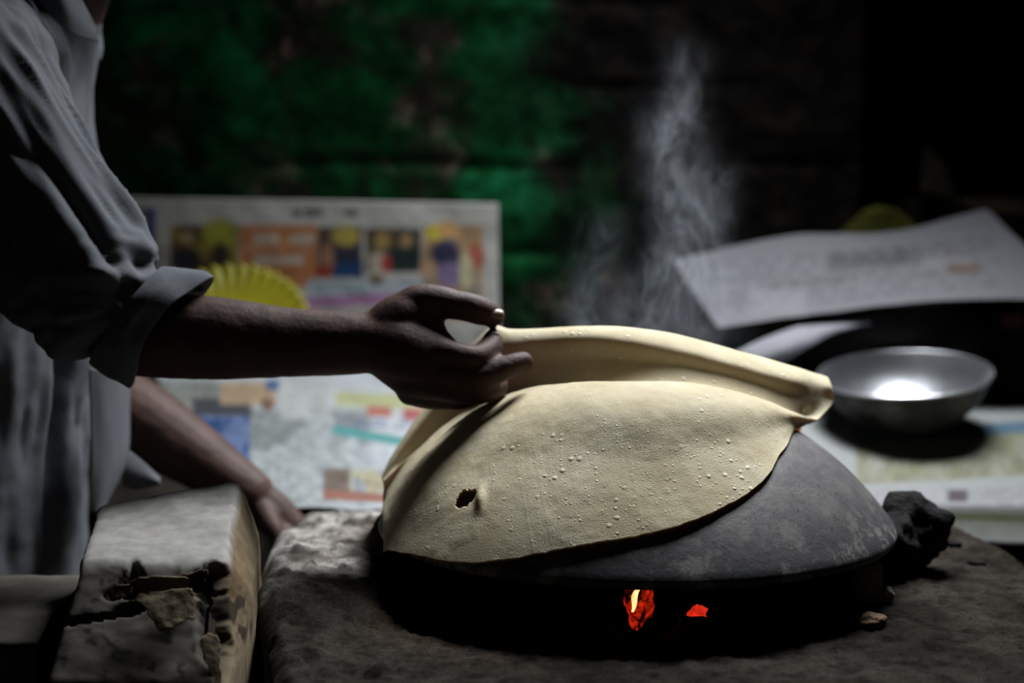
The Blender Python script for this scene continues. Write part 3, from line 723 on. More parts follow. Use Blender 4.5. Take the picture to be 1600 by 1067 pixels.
def dish():
    """yellow dish with a ruffled rim leaning on the wall"""
    n, m2 = 240, 28; V = []
    for i in range(n):
        a = 2 * math.pi * i / n; f = 1 + 0.035 * abs(math.sin(a * 19)) ** 0.7
        for j in range(m2):
            t = j / (m2 - 1); r = 0.148 * t * (1 + (f - 1) * t ** 3)
            V.append((r * math.cos(a), r * math.sin(a), 0.030 * t ** 2.2 + 0.006 * math.sin(a * 38) * t ** 6))
    V = np.array(V); return V, gridfaces(n, m2, wrap_n=True)
V, Fc = dish(); o = mesh('ruffled_dish', V, Fc, M_YEL); solidify(o, 0.002)
c = at(356, 534, 1.06); o.location = c; o.rotation_euler = (R(48), 0, R(-4))
tag(o, 'yellow plastic dish with a ruffled rim leaning below the wall newspaper', 'dish')

n, m_ = 24, 30
G = np.zeros((n, m_, 3))
for i in range(n):
    for j in range(m_):
        q = at(168 + 40 * i / (n - 1) * (0.55 + 0.45 * j / (m_ - 1)), 285 + 70 * j / (m_ - 1) + 14 * (i / (n - 1)) ** 2, WY - 0.045)
        q[1] += 0.006 * math.sin(i * 0.5) + 0.004 * math.sin(j * 0.4); G[i, j] = q
o = mesh('green_packet', G.reshape(-1, 3), gridfaces(n, m_), M_GRN); solidify(o, 0.0015)
tag(o, 'bright green plastic packet hanging on the wall beside the newspaper corner', 'packet')

# sack and cartons in the dark corner
def lumpsack(name, c, rx, ry, h, m, seed):
    pr = [(0.0005, 0), (0.8, 0.0), (1.0, 0.12), (1.02, 0.35), (0.9, 0.6), (0.6, 0.8), (0.3, 0.93), (0.18, 0.98), (0.0005, 1.0)]
    V, Fc = lathe(catmull(pr, 60), 80); V = V * np.array((rx, ry, h))
    V += 0.018 * fbm(V, 11, 4, seed)[:, None] * np.array((1, 1, 0.3)); V[:, 2] -= V[:, 2].min()
    o = mesh(name, V, Fc, m); o.location = c; return o
p = at(1388, 345, 1.16)
o = lumpsack('cloth_sack', (p[0], 1.215, 0.06), 0.15, 0.03, p[2] + 0.024 - 0.06, M_YG, 151)
tag(o, 'olive yellow cloth sack peeking over the grey newspaper sheet', 'sack')

def panel(bm, pts, t=0.004):
    pts = [Vector(p) for p in pts]; nn = (pts[1] - pts[0]).cross(pts[3] - pts[0]).normalized() * t
    a = [bm.verts.new(p) for p in pts]; b2 = [bm.verts.new(p + nn) for p in pts]
    bm.faces.new(a[::-1]); bm.faces.new(b2)
    for i in range(4): bm.faces.new((a[i], a[(i + 1) % 4], b2[(i + 1) % 4], b2[i]))
def panel_obj(name, quads, m, parent):
    bm = bmesh.new()
    for q in quads: panel(bm, q)
    me = bpy.data.meshes.new(name); bm.to_mesh(me); bm.free(); me.materials.append(m)
    o = bpy.data.objects.new(name, me); COL.objects.link(o); keep(o, parent); return o
def carton(x0, x1, y0, y1, z0, z1, label, flaps, red=None):
    e = empty('cardboard_carton', ((x0 + x1) / 2, (y0 + y1) / 2, z0), label, 'carton')
    panel_obj('body', [[(x0, y0, z0), (x1, y0, z0), (x1, y0, z1), (x0, y0, z1)], [(x1, y0, z0), (x1, y1, z0), (x1, y1, z1), (x1, y0, z1)],
                       [(x1, y1, z0), (x0, y1, z0), (x0, y1, z1), (x1, y1, z1)], [(x0, y1, z0), (x0, y0, z0), (x0, y0, z1), (x0, y1, z1)],
                       [(x0, y0, z0), (x0, y1, z0), (x1, y1, z0), (x1, y0, z0)]], M_CARD, e)
    for q in flaps: panel_obj('flap', [q], M_CARD, e)
    if red:
        panel_obj('red_mark', [red], M_REDP, e)
    return e
a0 = at(1432, 300, 1.22); a1_ = at(1720, 318, 1.22); top = at(1520, 308, 1.22)[2]
zc = 0.052
fl1 = [tuple(at(1436, 300, 1.225)), tuple(at(1492, 312, 1.23)), tuple(at(1478, 262, 1.26)), tuple(at(1443, 226, 1.29))]
fl2 = [(a0[0] + 0.07, 1.215, top), (a1_[0], 1.215, top), (a1_[0] + 0.02, 1.16, top - 0.035), (a0[0] + 0.10, 1.16, top - 0.03)]
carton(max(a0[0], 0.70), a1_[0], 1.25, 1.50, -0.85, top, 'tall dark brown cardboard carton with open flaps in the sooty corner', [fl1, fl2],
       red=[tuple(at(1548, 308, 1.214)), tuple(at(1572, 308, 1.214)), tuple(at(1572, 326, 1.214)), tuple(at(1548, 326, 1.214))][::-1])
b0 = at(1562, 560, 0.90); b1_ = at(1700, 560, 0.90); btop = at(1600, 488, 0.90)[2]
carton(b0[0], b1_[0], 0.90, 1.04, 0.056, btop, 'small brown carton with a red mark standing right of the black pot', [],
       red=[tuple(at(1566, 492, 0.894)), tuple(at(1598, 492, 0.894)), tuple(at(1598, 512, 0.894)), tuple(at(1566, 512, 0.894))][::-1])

# ------------------------------------------------------------------ plastered block and ledge in the left foreground
def patch(rows, nu, nv):
    A = np.array([[at(*p) if len(p) == 3 else np.array(p[:3]) for p in r] for r in rows])
    A = np.array([resample_lin(r, nu) for r in A]); return resample_rows(A, nv)
def resample_lin(P, n):
    P = np.asarray(P, float); s_ = np.r_[0, np.cumsum(np.linalg.norm(np.diff(P, axis=0), axis=1))]
    # keep corners: allocate by index so columns correspond between rows
    t = np.linspace(0, len(P) - 1, n); i = np.minimum(t.astype(int), len(P) - 2); f = (t - i)[:, None]
    return P[i] * (1 - f) + P[i + 1] * f
def resample_rows(A, n):
    t = np.linspace(0, len(A) - 1, n); i = np.minimum(t.astype(int), len(A) - 2); f = (t - i)[:, None, None]
    return A[i] * (1 - f) + A[i + 1] * f
def dn_(p, z): q = at(*p); return (q[0], q[1], z, 0)
rowsB = [
    [dn_((175, 800, -0.05), -0.85), dn_((175, 800, -0.05), -0.2), dn_((160, 800, -0.06), 0.0), dn_((370, 760, -0.03), 0.0), dn_((405, 840, -0.03), -0.1), dn_((405, 860, -0.03), -0.85)],
    [dn_((140, 810, -0.10), -0.85), dn_((140, 810, -0.10), -0.1), (150, 789, -0.10), (372, 747, -0.08), (408, 838, -0.075), dn_((408, 838, -0.075), -0.85)],
    [dn_((120, 880, -0.25), -0.85), dn_((120, 880, -0.25), -0.1), (124, 876, -0.26), (352, 880, -0.25), (398, 935, -0.20), dn_((398, 935, -0.20), -0.85)],
    [dn_((62, 1075, -0.34), -0.85), dn_((62, 1075, -0.34), -0.2), (66, 1075, -0.345), (340, 1075, -0.335), (362, 1085, -0.30), dn_((362, 1085, -0.30), -0.85)],
    [dn_((62, 1100, -0.36), -0.85), dn_((62, 1100, -0.36), -0.6), dn_((66, 1100, -0.365), -0.85), dn_((340, 1100, -0.355), -0.85), dn_((362, 1100, -0.33), -0.85), dn_((362, 1100, -0.33), -0.85)],
]
NU2, NV2 = 200, 200
G = patch(rowsB, NU2, NV2)
for it in range(7):
    G[1:-1] = (G[:-2] + 2 * G[1:-1] + G[2:]) / 4; G[:, 1:-1] = (G[:, :-2] + 2 * G[:, 1:-1] + G[:, 2:]) / 4
V = G.reshape(-1, 3).copy(); pxv, pyv = proj(V)
colid = np.tile(np.arange(NU2), NV2) / (NU2 - 1) * 5; rowid = np.repeat(np.arange(NV2), NU2) / (NV2 - 1) * 4
topf = sstep(1.7, 2.0, colid) * sstep(3.35, 3.0, colid)
J = np.stack([pxv, pyv, pxv * 0], 1)
du = np.gradient(G, axis=1).reshape(-1, 3); dv = np.gradient(G, axis=0).reshape(-1, 3)
nr = np.cross(du, dv); nr /= np.linalg.norm(nr, axis=1)[:, None] + 1e-9
if nr[np.argmax(topf * (rowid > 1.2) * (rowid < 1.8)), 2] < 0: nr = -nr
d = 0.003 * fbm(V, 22, 4, 161) + 0.0012 * fbm(V, 90, 3, 162)
# broken-out holes where the plaster skin has come away
def tri(cx, cy, rx, ry, seed, rot=0.0):
    c_, s_ = math.cos(rot), math.sin(rot); x = (pxv - cx) * c_ + (pyv - cy) * s_; y = -(pxv - cx) * s_ + (pyv - cy) * c_
    return sstep(1.25, 0.9, np.hypot(x / rx, y / ry) + 0.35 * fbm(J, 0.04, 3, seed)) * (rowid > 1.3)
tt = np.clip((pyv - 874) / 56, 0, 1); wob = 5 * fbm(J, 0.09, 3, 12)
gash = sstep(0, 5, pxv - (206 - 44 * tt ** 1.3) + wob) * sstep(0, 5, (215 + 14 * tt) - pxv + wob) * sstep(872, 878, pyv) * sstep(936, 928, pyv + wob) * (rowid > 1.3)
holes = np.maximum.reduce([gash, tri(330, 905, 26, 28, 3), tri(336, 975, 22, 60, 4), tri(352, 1040, 16, 50, 5), tri(205, 950, 28, 9, 6, R(-14)), tri(140, 966, 50, 4, 7, R(-10))])
holes = holes * sstep(3.7, 3.3, colid)
d -= 0.014 * holes
V = V + nr * d[:, None]
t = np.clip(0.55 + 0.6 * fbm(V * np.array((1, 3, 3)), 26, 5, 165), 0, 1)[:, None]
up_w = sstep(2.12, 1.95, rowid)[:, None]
lit_top = (1 - t) * np.array((0.22, 0.208, 0.19)) + t * np.array((0.36, 0.345, 0.325))
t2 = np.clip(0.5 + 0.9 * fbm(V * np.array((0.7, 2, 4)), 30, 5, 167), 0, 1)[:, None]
shaded_front = (1 - t2) * np.array((0.050, 0.044, 0.034)) + t2 * np.array((0.125, 0.112, 0.092))
c = lit_top * up_w + shaded_front * (1 - up_w)  # front face's shade painted in: darker wash than the lit top
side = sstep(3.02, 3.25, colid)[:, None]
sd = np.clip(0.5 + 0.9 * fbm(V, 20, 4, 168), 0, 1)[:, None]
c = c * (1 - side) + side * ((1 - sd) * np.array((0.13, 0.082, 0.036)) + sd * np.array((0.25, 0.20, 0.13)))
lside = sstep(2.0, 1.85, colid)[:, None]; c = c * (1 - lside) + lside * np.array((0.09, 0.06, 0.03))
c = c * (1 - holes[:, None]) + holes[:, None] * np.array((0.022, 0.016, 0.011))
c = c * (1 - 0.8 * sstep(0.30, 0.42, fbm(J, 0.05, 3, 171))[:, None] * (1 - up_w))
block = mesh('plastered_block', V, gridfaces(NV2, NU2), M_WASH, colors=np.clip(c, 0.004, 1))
tag(block, 'whitewashed mud block with peeling skin in the left foreground', 'block')

def flake(pts, m, curl, lift, seed):
    cx = sum(p[0] for p in pts) / 4; cy = sum(p[1] for p in pts) / 4
    pts = [(cx + (p[0] - cx) * 1.18, cy + (p[1] - cy) * 1.18, p[2]) for p in pts]
    """a curled skin: quad of four photo points at the block surface, curling away"""
    Q = [at(*p) for p in pts]; n = 34
    a = np.linspace(0, 1, n)[:, None, None]; b_ = np.linspace(0, 1, n)[None, :, None]
    G = (1 - a) * (1 - b_) * Q[0] + a * (1 - b_) * Q[1] + a * b_ * Q[2] + (1 - a) * b_ * Q[3]
    V = G.reshape(-1, 3); A_ = np.repeat(np.linspace(0, 1, n), n); B_ = np.tile(np.linspace(0, 1, n), n)
    V[:, 1] -= lift + curl * (1 - B_) ** 2; V[:, 2] += 0.5 * curl * np.sin((1 - B_) * math.pi) + 0.002 * fbm(V, 60, 3, seed)
    V[:, 0] += 0.004 * fbm(V, 50, 3, seed + 1) ; V[:, 2] += 0.004 * fbm(V, 70, 3, seed + 2) * (np.abs(B_ - 0.5) * 2)
    keepv = np.abs(2 * A_ - 1) ** 3.5 + np.abs(2 * B_ - 1) ** 3.5 + 0.75 * fbm(np.stack([A_ * 5, B_ * 5, A_ * 0], 1), 1.0, 3, seed + 7) < 1.0
    fc = gridfaces(n, n); fc = fc[keepv[fc].all(axis=1)]
    o = mesh('paint_flake', V, fc, m, parent=block); solidify(o, 0.0012, 0.0); return o
flake([(212, 904, -0.275), (275, 893, -0.270), (312, 925, -0.275), (222, 925, -0.285)], M_FLAKE, 0.010, 0.010, 1)
flake([(222, 920, -0.280), (312, 918, -0.275), (306, 968, -0.300), (252, 978, -0.305)], M_FLAKE, 0.006, 0.012, 2)
flake([(278, 896, -0.262), (322, 884, -0.258), (318, 915, -0.270), (285, 922, -0.272)], M_FLAKE_D, 0.012, 0.012, 3)
flake([(304, 888, -0.258), (330, 884, -0.256), (326, 902, -0.262), (308, 900, -0.262)], M_FLAKE, 0.008, 0.016, 4)
flake([(318, 990, -0.300), (344, 985, -0.292), (348, 1075, -0.325), (338, 1075, -0.325)], M_FLAKE, 0.006, 0.008, 5)
flake([(190, 912, -0.280), (214, 906, -0.275), (210, 926, -0.285), (182, 932, -0.29)], M_FLAKE_D, 0.006, 0.008, 6)

# low ledge at the frame's left edge
q0 = at(-60, 905, -0.07); q1 = at(118, 905, -0.07)
xs = np.linspace(q0[0] - 0.25, q1[0] + 0.01, 50); pr = [(-0.02, q1[2] - 0.09), (-0.02, q1[2] - 0.004), (-0.05, q1[2]), (-0.16, q1[2] - 0.006), (-0.19, q1[2] - 0.02), (-0.20, q1[2] - 0.06), (-0.21, q1[2] - 0.11), (-0.215, -0.85)]
pr = np.array([(-0.03, -0.85)] + [(a_, b2) for a_, b2 in pr]); pr = resample_lin(pr, 90)
X, I = np.meshgrid(xs, np.arange(90), indexing='ij')
V = np.stack([X.ravel(), pr[I.ravel(), 0] - 0.02, pr[I.ravel(), 1]], 1); V += 0.004 * fbm(V, 18, 4, 181)[:, None]
t = np.clip(0.5 + 0.8 * fbm(V, 24, 4, 183), 0, 1)[:, None]
o = mesh('plaster_ledge', V, gridfaces(50, 90), M_WASH, colors=(1 - t) * np.array((0.07, 0.062, 0.05)) + t * np.array((0.12, 0.11, 0.092)))
tag(o, 'low dim plaster ledge left of the whitewashed block', 'ledge')

# ------------------------------------------------------------------ the cook
def ring_loft(rings, n=28):
    """rings: (center, axis-dir, side-dir, r_side, r_other) -> closed tube"""
    V = []
    for c, ax, sd, ra, rb in rings:
        c = np.asarray(c, float); ax = np.asarray(ax, float) / np.linalg.norm(ax); sd = np.asarray(sd, float)
        sd = sd - ax * (sd @ ax); sd /= np.linalg.norm(sd); ot = np.cross(ax, sd)
        for j in range(n):
            a = 2 * math.pi * j / n; V.append(c + sd * ra * math.cos(a) + ot * rb * math.sin(a))
    k = len(rings); Fc = [tuple(f) for f in gridfaces(k, n, wrap_m=True)]
    Fc.append(tuple(range(n))[::-1]); Fc.append(tuple(range((k - 1) * n, k * n)))
    return np.array(V), Fc
def limb(pts, rad, n=20, sub=6, flat=None):
    """tapered tube with rounded ends through pts"""
    P = np.array([list(p) + [r] for p, r in zip(pts, rad)]); Q = catmull(P, (len(P) - 1) * sub + 1) if len(P) > 1 else P
    T = np.gradient(Q[:, :3], axis=0)
    rings = []
    d0 = T[0] / np.linalg.norm(T[0]); d1 = T[-1] / np.linalg.norm(T[-1])
    sd = np.array((0, 1.0, 0)) if abs(d0[1]) < 0.9 else np.array((0, 0, 1.0))
    for a in (80, 60, 40, 20):
        rings.append((Q[0, :3] - d0 * Q[0, 3] * math.sin(R(a)), T[0], sd, Q[0, 3] * math.cos(R(a)), Q[0, 3] * math.cos(R(a))))
    for q, t_ in zip(Q, T): rings.append((q[:3], t_, sd, q[3] * (flat or 1), q[3]))
    for a in (20, 40, 60, 80):
        rings.append((Q[-1, :3] + d1 * Q[-1, 3] * math.sin(R(a)), T[-1], sd, Q[-1, 3] * math.cos(R(a)), Q[-1, 3] * math.cos(R(a))))
    return ring_loft(rings, n)
def ball(c, r, n=20):
    r = np.broadcast_to(np.asarray(r, float), (3,)); bm = bmesh.new(); bmesh.ops.create_uvsphere(bm, u_segments=n, v_segments=n // 2 + 2, radius=1)
    V = np.array([v.co[:] for v in bm.verts]) * r + np.asarray(c); Fc = [tuple(v.index for v in f.verts) for f in bm.faces]; bm.free(); return V, Fc
def fuse(name, shapes, voxel, smooth, m, sfac=0.5):
    V = []; Fc = []; o_ = 0
    for v, f in shapes:
        V.append(v); Fc += [tuple(i + o_ for i in q) for q in f]; o_ += len(v)
    tmp = mesh('tmp', np.vstack(V), Fc, None)
    bm = bmesh.new(); bm.from_mesh(tmp.data); bmesh.ops.recalc_face_normals(bm, faces=bm.faces); bm.to_mesh(tmp.data); bm.free()
    md = tmp.modifiers.new('r', 'REMESH'); md.mode = 'VOXEL'; md.voxel_size = voxel; md.use_smooth_shade = True
    if smooth:
        ms = tmp.modifiers.new('s', 'SMOOTH'); ms.factor = sfac; ms.iterations = smooth
    dg = bpy.context.evaluated_depsgraph_get(); ev = tmp.evaluated_get(dg)
    me = bpy.data.meshes.new_from_object(ev, depsgraph=dg); me.name = name
    old = tmp.data; bpy.data.objects.remove(tmp); bpy.data.meshes.remove(old)
    me.materials.clear(); me.materials.append(m)
    me.polygons.foreach_set('use_smooth', [True] * len(me.polygons))
    o = bpy.data.objects.new(name, me); COL.objects.link(o); return o
def displace(o, fn):
    me = o.data; n = len(me.vertices); V = np.zeros(n * 3); me.vertices.foreach_get('co', V); V = V.reshape(-1, 3)
    Nn = np.zeros(n * 3); me.vertices.foreach_get('normal', Nn); Nn = Nn.reshape(-1, 3)
    V = fn(V, Nn); me.vertices.foreach_set('co', V.ravel()); me.update()

X1 = np.array((1.0, 0, 0)); Y1 = np.array((0, 1.0, 0)); Z1 = np.array((0, 0, 1.0))
man = empty('person', (-0.66, 0.20, -0.85), 'man in a grey-white shirt with rolled sleeves lifting the flatbread', 'person')
# key joints
shR = at(-45, 95, 0.02); elR = at(205, 522, -0.02); wrR = at(585, 536, -0.02)
shL = np.array((-0.635, 0.38, 0.47)); elL = at(128, 604, 0.40); wrL = at(392, 770, 0.335)
hipR = np.array((-0.68, 0.11, 0.02)); hipL = np.array((-0.68, 0.29, 0.02))
kneeR = np.array((-0.64, 0.09, -0.40)); kneeL = np.array((-0.66, 0.31, -0.40))
ankR = np.array((-0.70, 0.08, -0.77)); ankL = np.array((-0.74, 0.32, -0.77))
head = np.array((-0.462, 0.20, 0.760)); neck0 = np.array((-0.560, 0.20, 0.53)); neck1 = np.array((-0.506, 0.20, 0.65))
S = []
S.append(ring_loft([((-0.68, 0.20, -0.06), Z1, Y1, 0.10, 0.08), ((-0.68, 0.20, 0.0), Z1, Y1, 0.16, 0.11), ((-0.68, 0.20, 0.10), Z1, Y1, 0.155, 0.105), ((-0.655, 0.20, 0.20), Z1, Y1, 0.145, 0.10),
                    ((-0.625, 0.20, 0.32), Z1, Y1, 0.165, 0.112), ((-0.605, 0.20, 0.42), Z1, Y1, 0.175, 0.105), ((-0.595, 0.20, 0.50), Z1, Y1, 0.14, 0.075), ((-0.585, 0.20, 0.54), Z1, Y1, 0.07, 0.055)], 36))
S.append(limb([neck0, neck1, head + np.array((-0.01, 0, -0.02))], [0.062, 0.054, 0.055]))
S.append(ball(head + np.array((-0.015, 0, 0.035)), (0.098, 0.076, 0.100))); S.append(ball(head + np.array((0.025, 0, -0.045)), (0.068, 0.060, 0.072)))
S.append(ball(head + np.array((0.066, 0, -0.085)), (0.024, 0.030, 0.022)))                      # chin
S.append(limb([head + np.array((0.082, 0, 0.02)), head + np.array((0.103, 0, -0.022))], [0.010, 0.014], 12))   # nose
S.append(limb([head + np.array((0.074, -0.038, 0.030)), head + np.array((0.085, 0, 0.034)), head + np.array((0.074, 0.038, 0.030))], [0.010, 0.012, 0.010], 12))   # brow
S.append(limb([head + np.array((0.078, -0.022, -0.055)), head + np.array((0.090, 0, -0.056)), head + np.array((0.078, 0.022, -0.055))], [0.007, 0.009, 0.007], 12))  # lips
S.append(limb([head + np.array((0.078, -0.019, -0.066)), head + np.array((0.088, 0, -0.067)), head + np.array((0.078, 0.019, -0.066))], [0.007, 0.009, 0.007], 12))
for sg in (-1, 1):
    S.append(ball(head + np.array((-0.012, sg * 0.078, -0.005)), (0.022, 0.009, 0.034)))
S.append(limb([neck0 + np.array((-0.01, 0, -0.03)), (neck0 + shR) / 2 + np.array((0, 0, 0.01)), shR], [0.06, 0.055, 0.055]))
S.append(limb([neck0 + np.array((-0.01, 0, -0.03)), (neck0 + shL) / 2, shL], [0.06, 0.055, 0.055]))
# right arm, nearest the camera
S.append(limb([shR, at(90, 330, 0.01), elR], [0.055, 0.048, 0.042]))
S.append(limb([elR, at(330, 528, -0.02), at(450, 535, -0.02), at(540, 536, -0.02), wrR], [0.043, 0.0425, 0.0355, 0.0325, 0.0305], 24, flat=0.86))
# left arm
S.append(limb([shL, (shL + elL) / 2 + np.array((-0.02, 0.01, 0)), elL], [0.052, 0.045, 0.042]))
S.append(limb([elL, elL * 0.6 + wrL * 0.4 + np.array((0, 0, 0.004)), wrL], [0.054, 0.050, 0.030]))
# legs and feet
for h_, k_, a_ in ((hipR, kneeR, ankR), (hipL, kneeL, ankL)):
    S.append(limb([h_, (h_ + k_) / 2, k_], [0.085, 0.072, 0.055])); S.append(limb([k_, k_ * 0.6 + a_ * 0.4 + np.array((-0.015, 0, 0)), a_], [0.054, 0.052, 0.036]))
    S.append(limb([a_ + np.array((-0.03, 0, -0.035)), a_ + np.array((0.07, 0, -0.045)), a_ + np.array((0.16, 0, -0.06))], [0.036, 0.034, 0.019]))
def digit(pts, rad): return limb([at(*p) for p in pts], rad, 14, 7)
HY = -0.03
# right hand: thumb on top, index pinching against it, middle straight, ring and little finger curled
S.append(limb([wrR, at(625, 545, -0.022), at(668, 560, -0.026)], [0.030, 0.036, 0.034], 24))
S.append(limb([at(600, 520, -0.015), at(640, 500, -0.012), at(668, 520, -0.018)], [0.028, 0.030, 0.020], 20))
S.append(limb([at(605, 552, -0.02), at(650, 592, -0.022), at(672, 614, -0.022)], [0.027, 0.023, 0.015], 20))
S.append(digit([(604, 512, -0.012), (655, 472, -0.015), (712, 476, -0.018), (752, 486, -0.014), (772, 493, -0.008)], [0.024, 0.0185, 0.0155, 0.0150, 0.0112]))
S.append(digit([(640, 545, -0.030), (690, 551, -0.042), (738, 560, -0.046), (764, 548, -0.032), (770, 530, -0.016)], [0.022, 0.0160, 0.0135, 0.0130, 0.0105]))
S.append(digit([(645, 570, -0.030), (692, 582, -0.043), (745, 588, -0.048), (788, 575, -0.044), (817, 565, -0.038)], [0.022, 0.0160, 0.0138, 0.0128, 0.0108]))
S.append(digit([(645, 592, -0.026), (688, 604, -0.038), (748, 611, -0.040), (778, 602, -0.016), (756, 590, 0.000)], [0.021, 0.0150, 0.0132, 0.0120, 0.0095]))
S.append(digit([(645, 608, -0.020), (676, 620, -0.027), (720, 622, -0.028), (744, 613, -0.006), (728, 600, 0.006)], [0.018, 0.0135, 0.0118, 0.0108, 0.009]))
# left hand hanging over the counter edge
hd = np.array((0.030, -0.004, -0.028))
S.append(limb([wrL, wrL + hd, wrL + hd * 1.9], [0.025, 0.028, 0.024], 20, flat=0.8))
for q, (dy, ln) in enumerate(((-0.030, 0.060), (-0.010, 0.072), (0.010, 0.070), (0.030, 0.056))):
    b0 = wrL + hd * 1.7 + np.array((0.004 * (q - 1), dy * 0.75, 0))
    S.append(limb([b0, b0 + np.array((0.020, dy * 0.15, -0.020)), b0 + np.array((0.030, dy * 0.2, -0.020 - ln * 0.45)), b0 + np.array((0.030, dy * 0.2, -0.020 - ln * 0.75))], [0.012, 0.0105, 0.0095, 0.0075], 12))
S.append(limb([wrL + hd * 0.6 + np.array((0, -0.015, 0)), wrL + hd * 1.1 + np.array((0.004, -0.040, -0.008)), wrL + hd * 1.5 + np.array((0.008, -0.046, -0.030))], [0.015, 0.0125, 0.009], 12))
body = fuse('body', S, 0.0027, 6, M_SKIN)
displace(body, lambda V, Nn: V + Nn * (0.0006 * fbm(V, 90, 3, 201))[:, None])
keep(body, man)

# nails of the two pinching digits
def nail(c, nx, up, w_, h_):
    nx = np.asarray(nx, float); nx /= np.linalg.norm(nx); up = np.asarray(up, float); up -= nx * (up @ nx); up /= np.linalg.norm(up); sd = np.cross(up, nx)
    V = []; n = 9
    for i in range(n):
        for j in range(n):
            a = (i / (n - 1) - 0.5) * 2; b2 = (j / (n - 1) - 0.5) * 2
            V.append(np.asarray(c) + sd * w_ * a * math.sqrt(1 - 0.35 * b2 * b2) + up * h_ * b2 + nx * (0.0030 * (1 - a * a) - 0.002))
    o = mesh('fingernail', V, gridfaces(n, n), M_NAIL); solidify(o, 0.0008); keep(o, man); return o
nail(at(776, 488, -0.0215), (0.25, -0.75, 0.55), (1, 0.2, -0.15), 0.0062, 0.0072)
nail(at(776, 530, -0.0265), (0.5, -0.85, 0.2), (0.1, 0.3, 1), 0.0058, 0.0068)

# eyes and hair (above the frame)
for sg in (-1, 1):
    V, Fc = ball(head + np.array((0.071, sg * 0.031, 0.012)), 0.0115); o = mesh('eye', V, Fc, M_EYE); keep(o, man)
    V, Fc = ball(head + np.array((0.0805, sg * 0.031, 0.011)), 0.0045, 12); o2 = mesh('pupil', V, Fc, M_HAIR); keep(o2, man)
Hs = [ball(head + np.array((-0.028, 0, 0.050)), (0.098, 0.081, 0.098)), ball(head + np.array((-0.055, 0, 0.0)), (0.058, 0.074, 0.07))]
hair = fuse('hair', Hs, 0.005, 3, M_HAIR); displace(hair, lambda V, Nn: V + Nn * (0.004 * fbm(V, 70, 3, 205))[:, None]); keep(hair, man)

# trousers, sandals
T = [ring_loft([((-0.68, 0.20, -0.10), Z1, Y1, 0.15, 0.115), ((-0.68, 0.20, 0.0), Z1, Y1, 0.175, 0.125), ((-0.68, 0.20, 0.09), Z1, Y1, 0.168, 0.118)], 36)]
for h_, k_, a_ in ((hipR, kneeR, ankR), (hipL, kneeL, ankL)):
    T.append(limb([h_, (h_ + k_) / 2, k_, k_ * 0.5 + a_ * 0.5, a_ + np.array((0, 0, 0.04))], [0.098, 0.09, 0.075, 0.072, 0.066]))
tr = fuse('trousers', T, 0.008, 4, M_TROUSER); displace(tr, lambda V, Nn: V + Nn * (0.006 * fbm(V * np.array((1, 1, 0.5)), 14, 3, 207))[:, None]); keep(tr, man)
for a_ in (ankR, ankL):
    n = 40; V = []
    for z_ in (-0.848, -0.832):
        for j in range(n):
            t = 2 * math.pi * j / n; V.append((a_[0] + 0.065 + 0.125 * math.cos(t), a_[1] + (0.046 + 0.010 * math.cos(t)) * math.sin(t), z_))
    Fc = [(j, (j + 1) % n, n + (j + 1) % n, n + j) for j in range(n)] + [tuple(range(n))[::-1], tuple(range(n, 2 * n))]
    o = mesh('sandal_sole', V, Fc, M_LEATHER, smooth=False); keep(o, man)

# shirt
SH = [ring_loft([((-0.665, 0.20, -0.13), Z1, Y1, 0.195, 0.150), ((-0.665, 0.20, 0.0), Z1, Y1, 0.190, 0.148), ((-0.650, 0.20, 0.12), Z1, Y1, 0.182, 0.145), ((-0.632, 0.20, 0.22), Z1, Y1, 0.180, 0.142),
                 ((-0.615, 0.20, 0.34), Z1, Y1, 0.185, 0.124), ((-0.602, 0.20, 0.43), Z1, Y1, 0.185, 0.112), ((-0.590, 0.20, 0.51), Z1, Y1, 0.155, 0.104), ((-0.566, 0.20, 0.56), Z1, Y1, 0.095, 0.088), ((-0.540, 0.20, 0.60), Z1, Y1, 0.074, 0.066)], 40),
      limb([neck0 + np.array((-0.01, 0, -0.02)), (neck0 + shR) / 2 + np.array((0, 0, 0.01)), shR], [0.075, 0.07, 0.072]),
      limb([neck0 + np.array((-0.01, 0, -0.02)), (neck0 + shL) / 2, shL], [0.075, 0.07, 0.068]),
      limb([shR, at(40, 265, 0.005), at(110, 400, -0.005), at(160, 472, -0.02), at(184, 490, -0.02)], [0.070, 0.070, 0.078, 0.072, 0.052], 28),
      limb([at(60, 190, 0.05), at(142, 325, 0.02), at(180, 395, -0.01), at(205, 450, -0.02)], [0.028, 0.038, 0.036, 0.030], 20),
      ball(neck0 + np.array((0.012, 0, 0.020)), (0.064, 0.080, 0.045)),
      limb([shL, (shL * 0.4 + elL * 0.6), elL * 0.9 + shL * 0.1], [0.068, 0.060, 0.058])]
shirt = fuse('shirt', SH, 0.0045, 8, M_SHIRT)
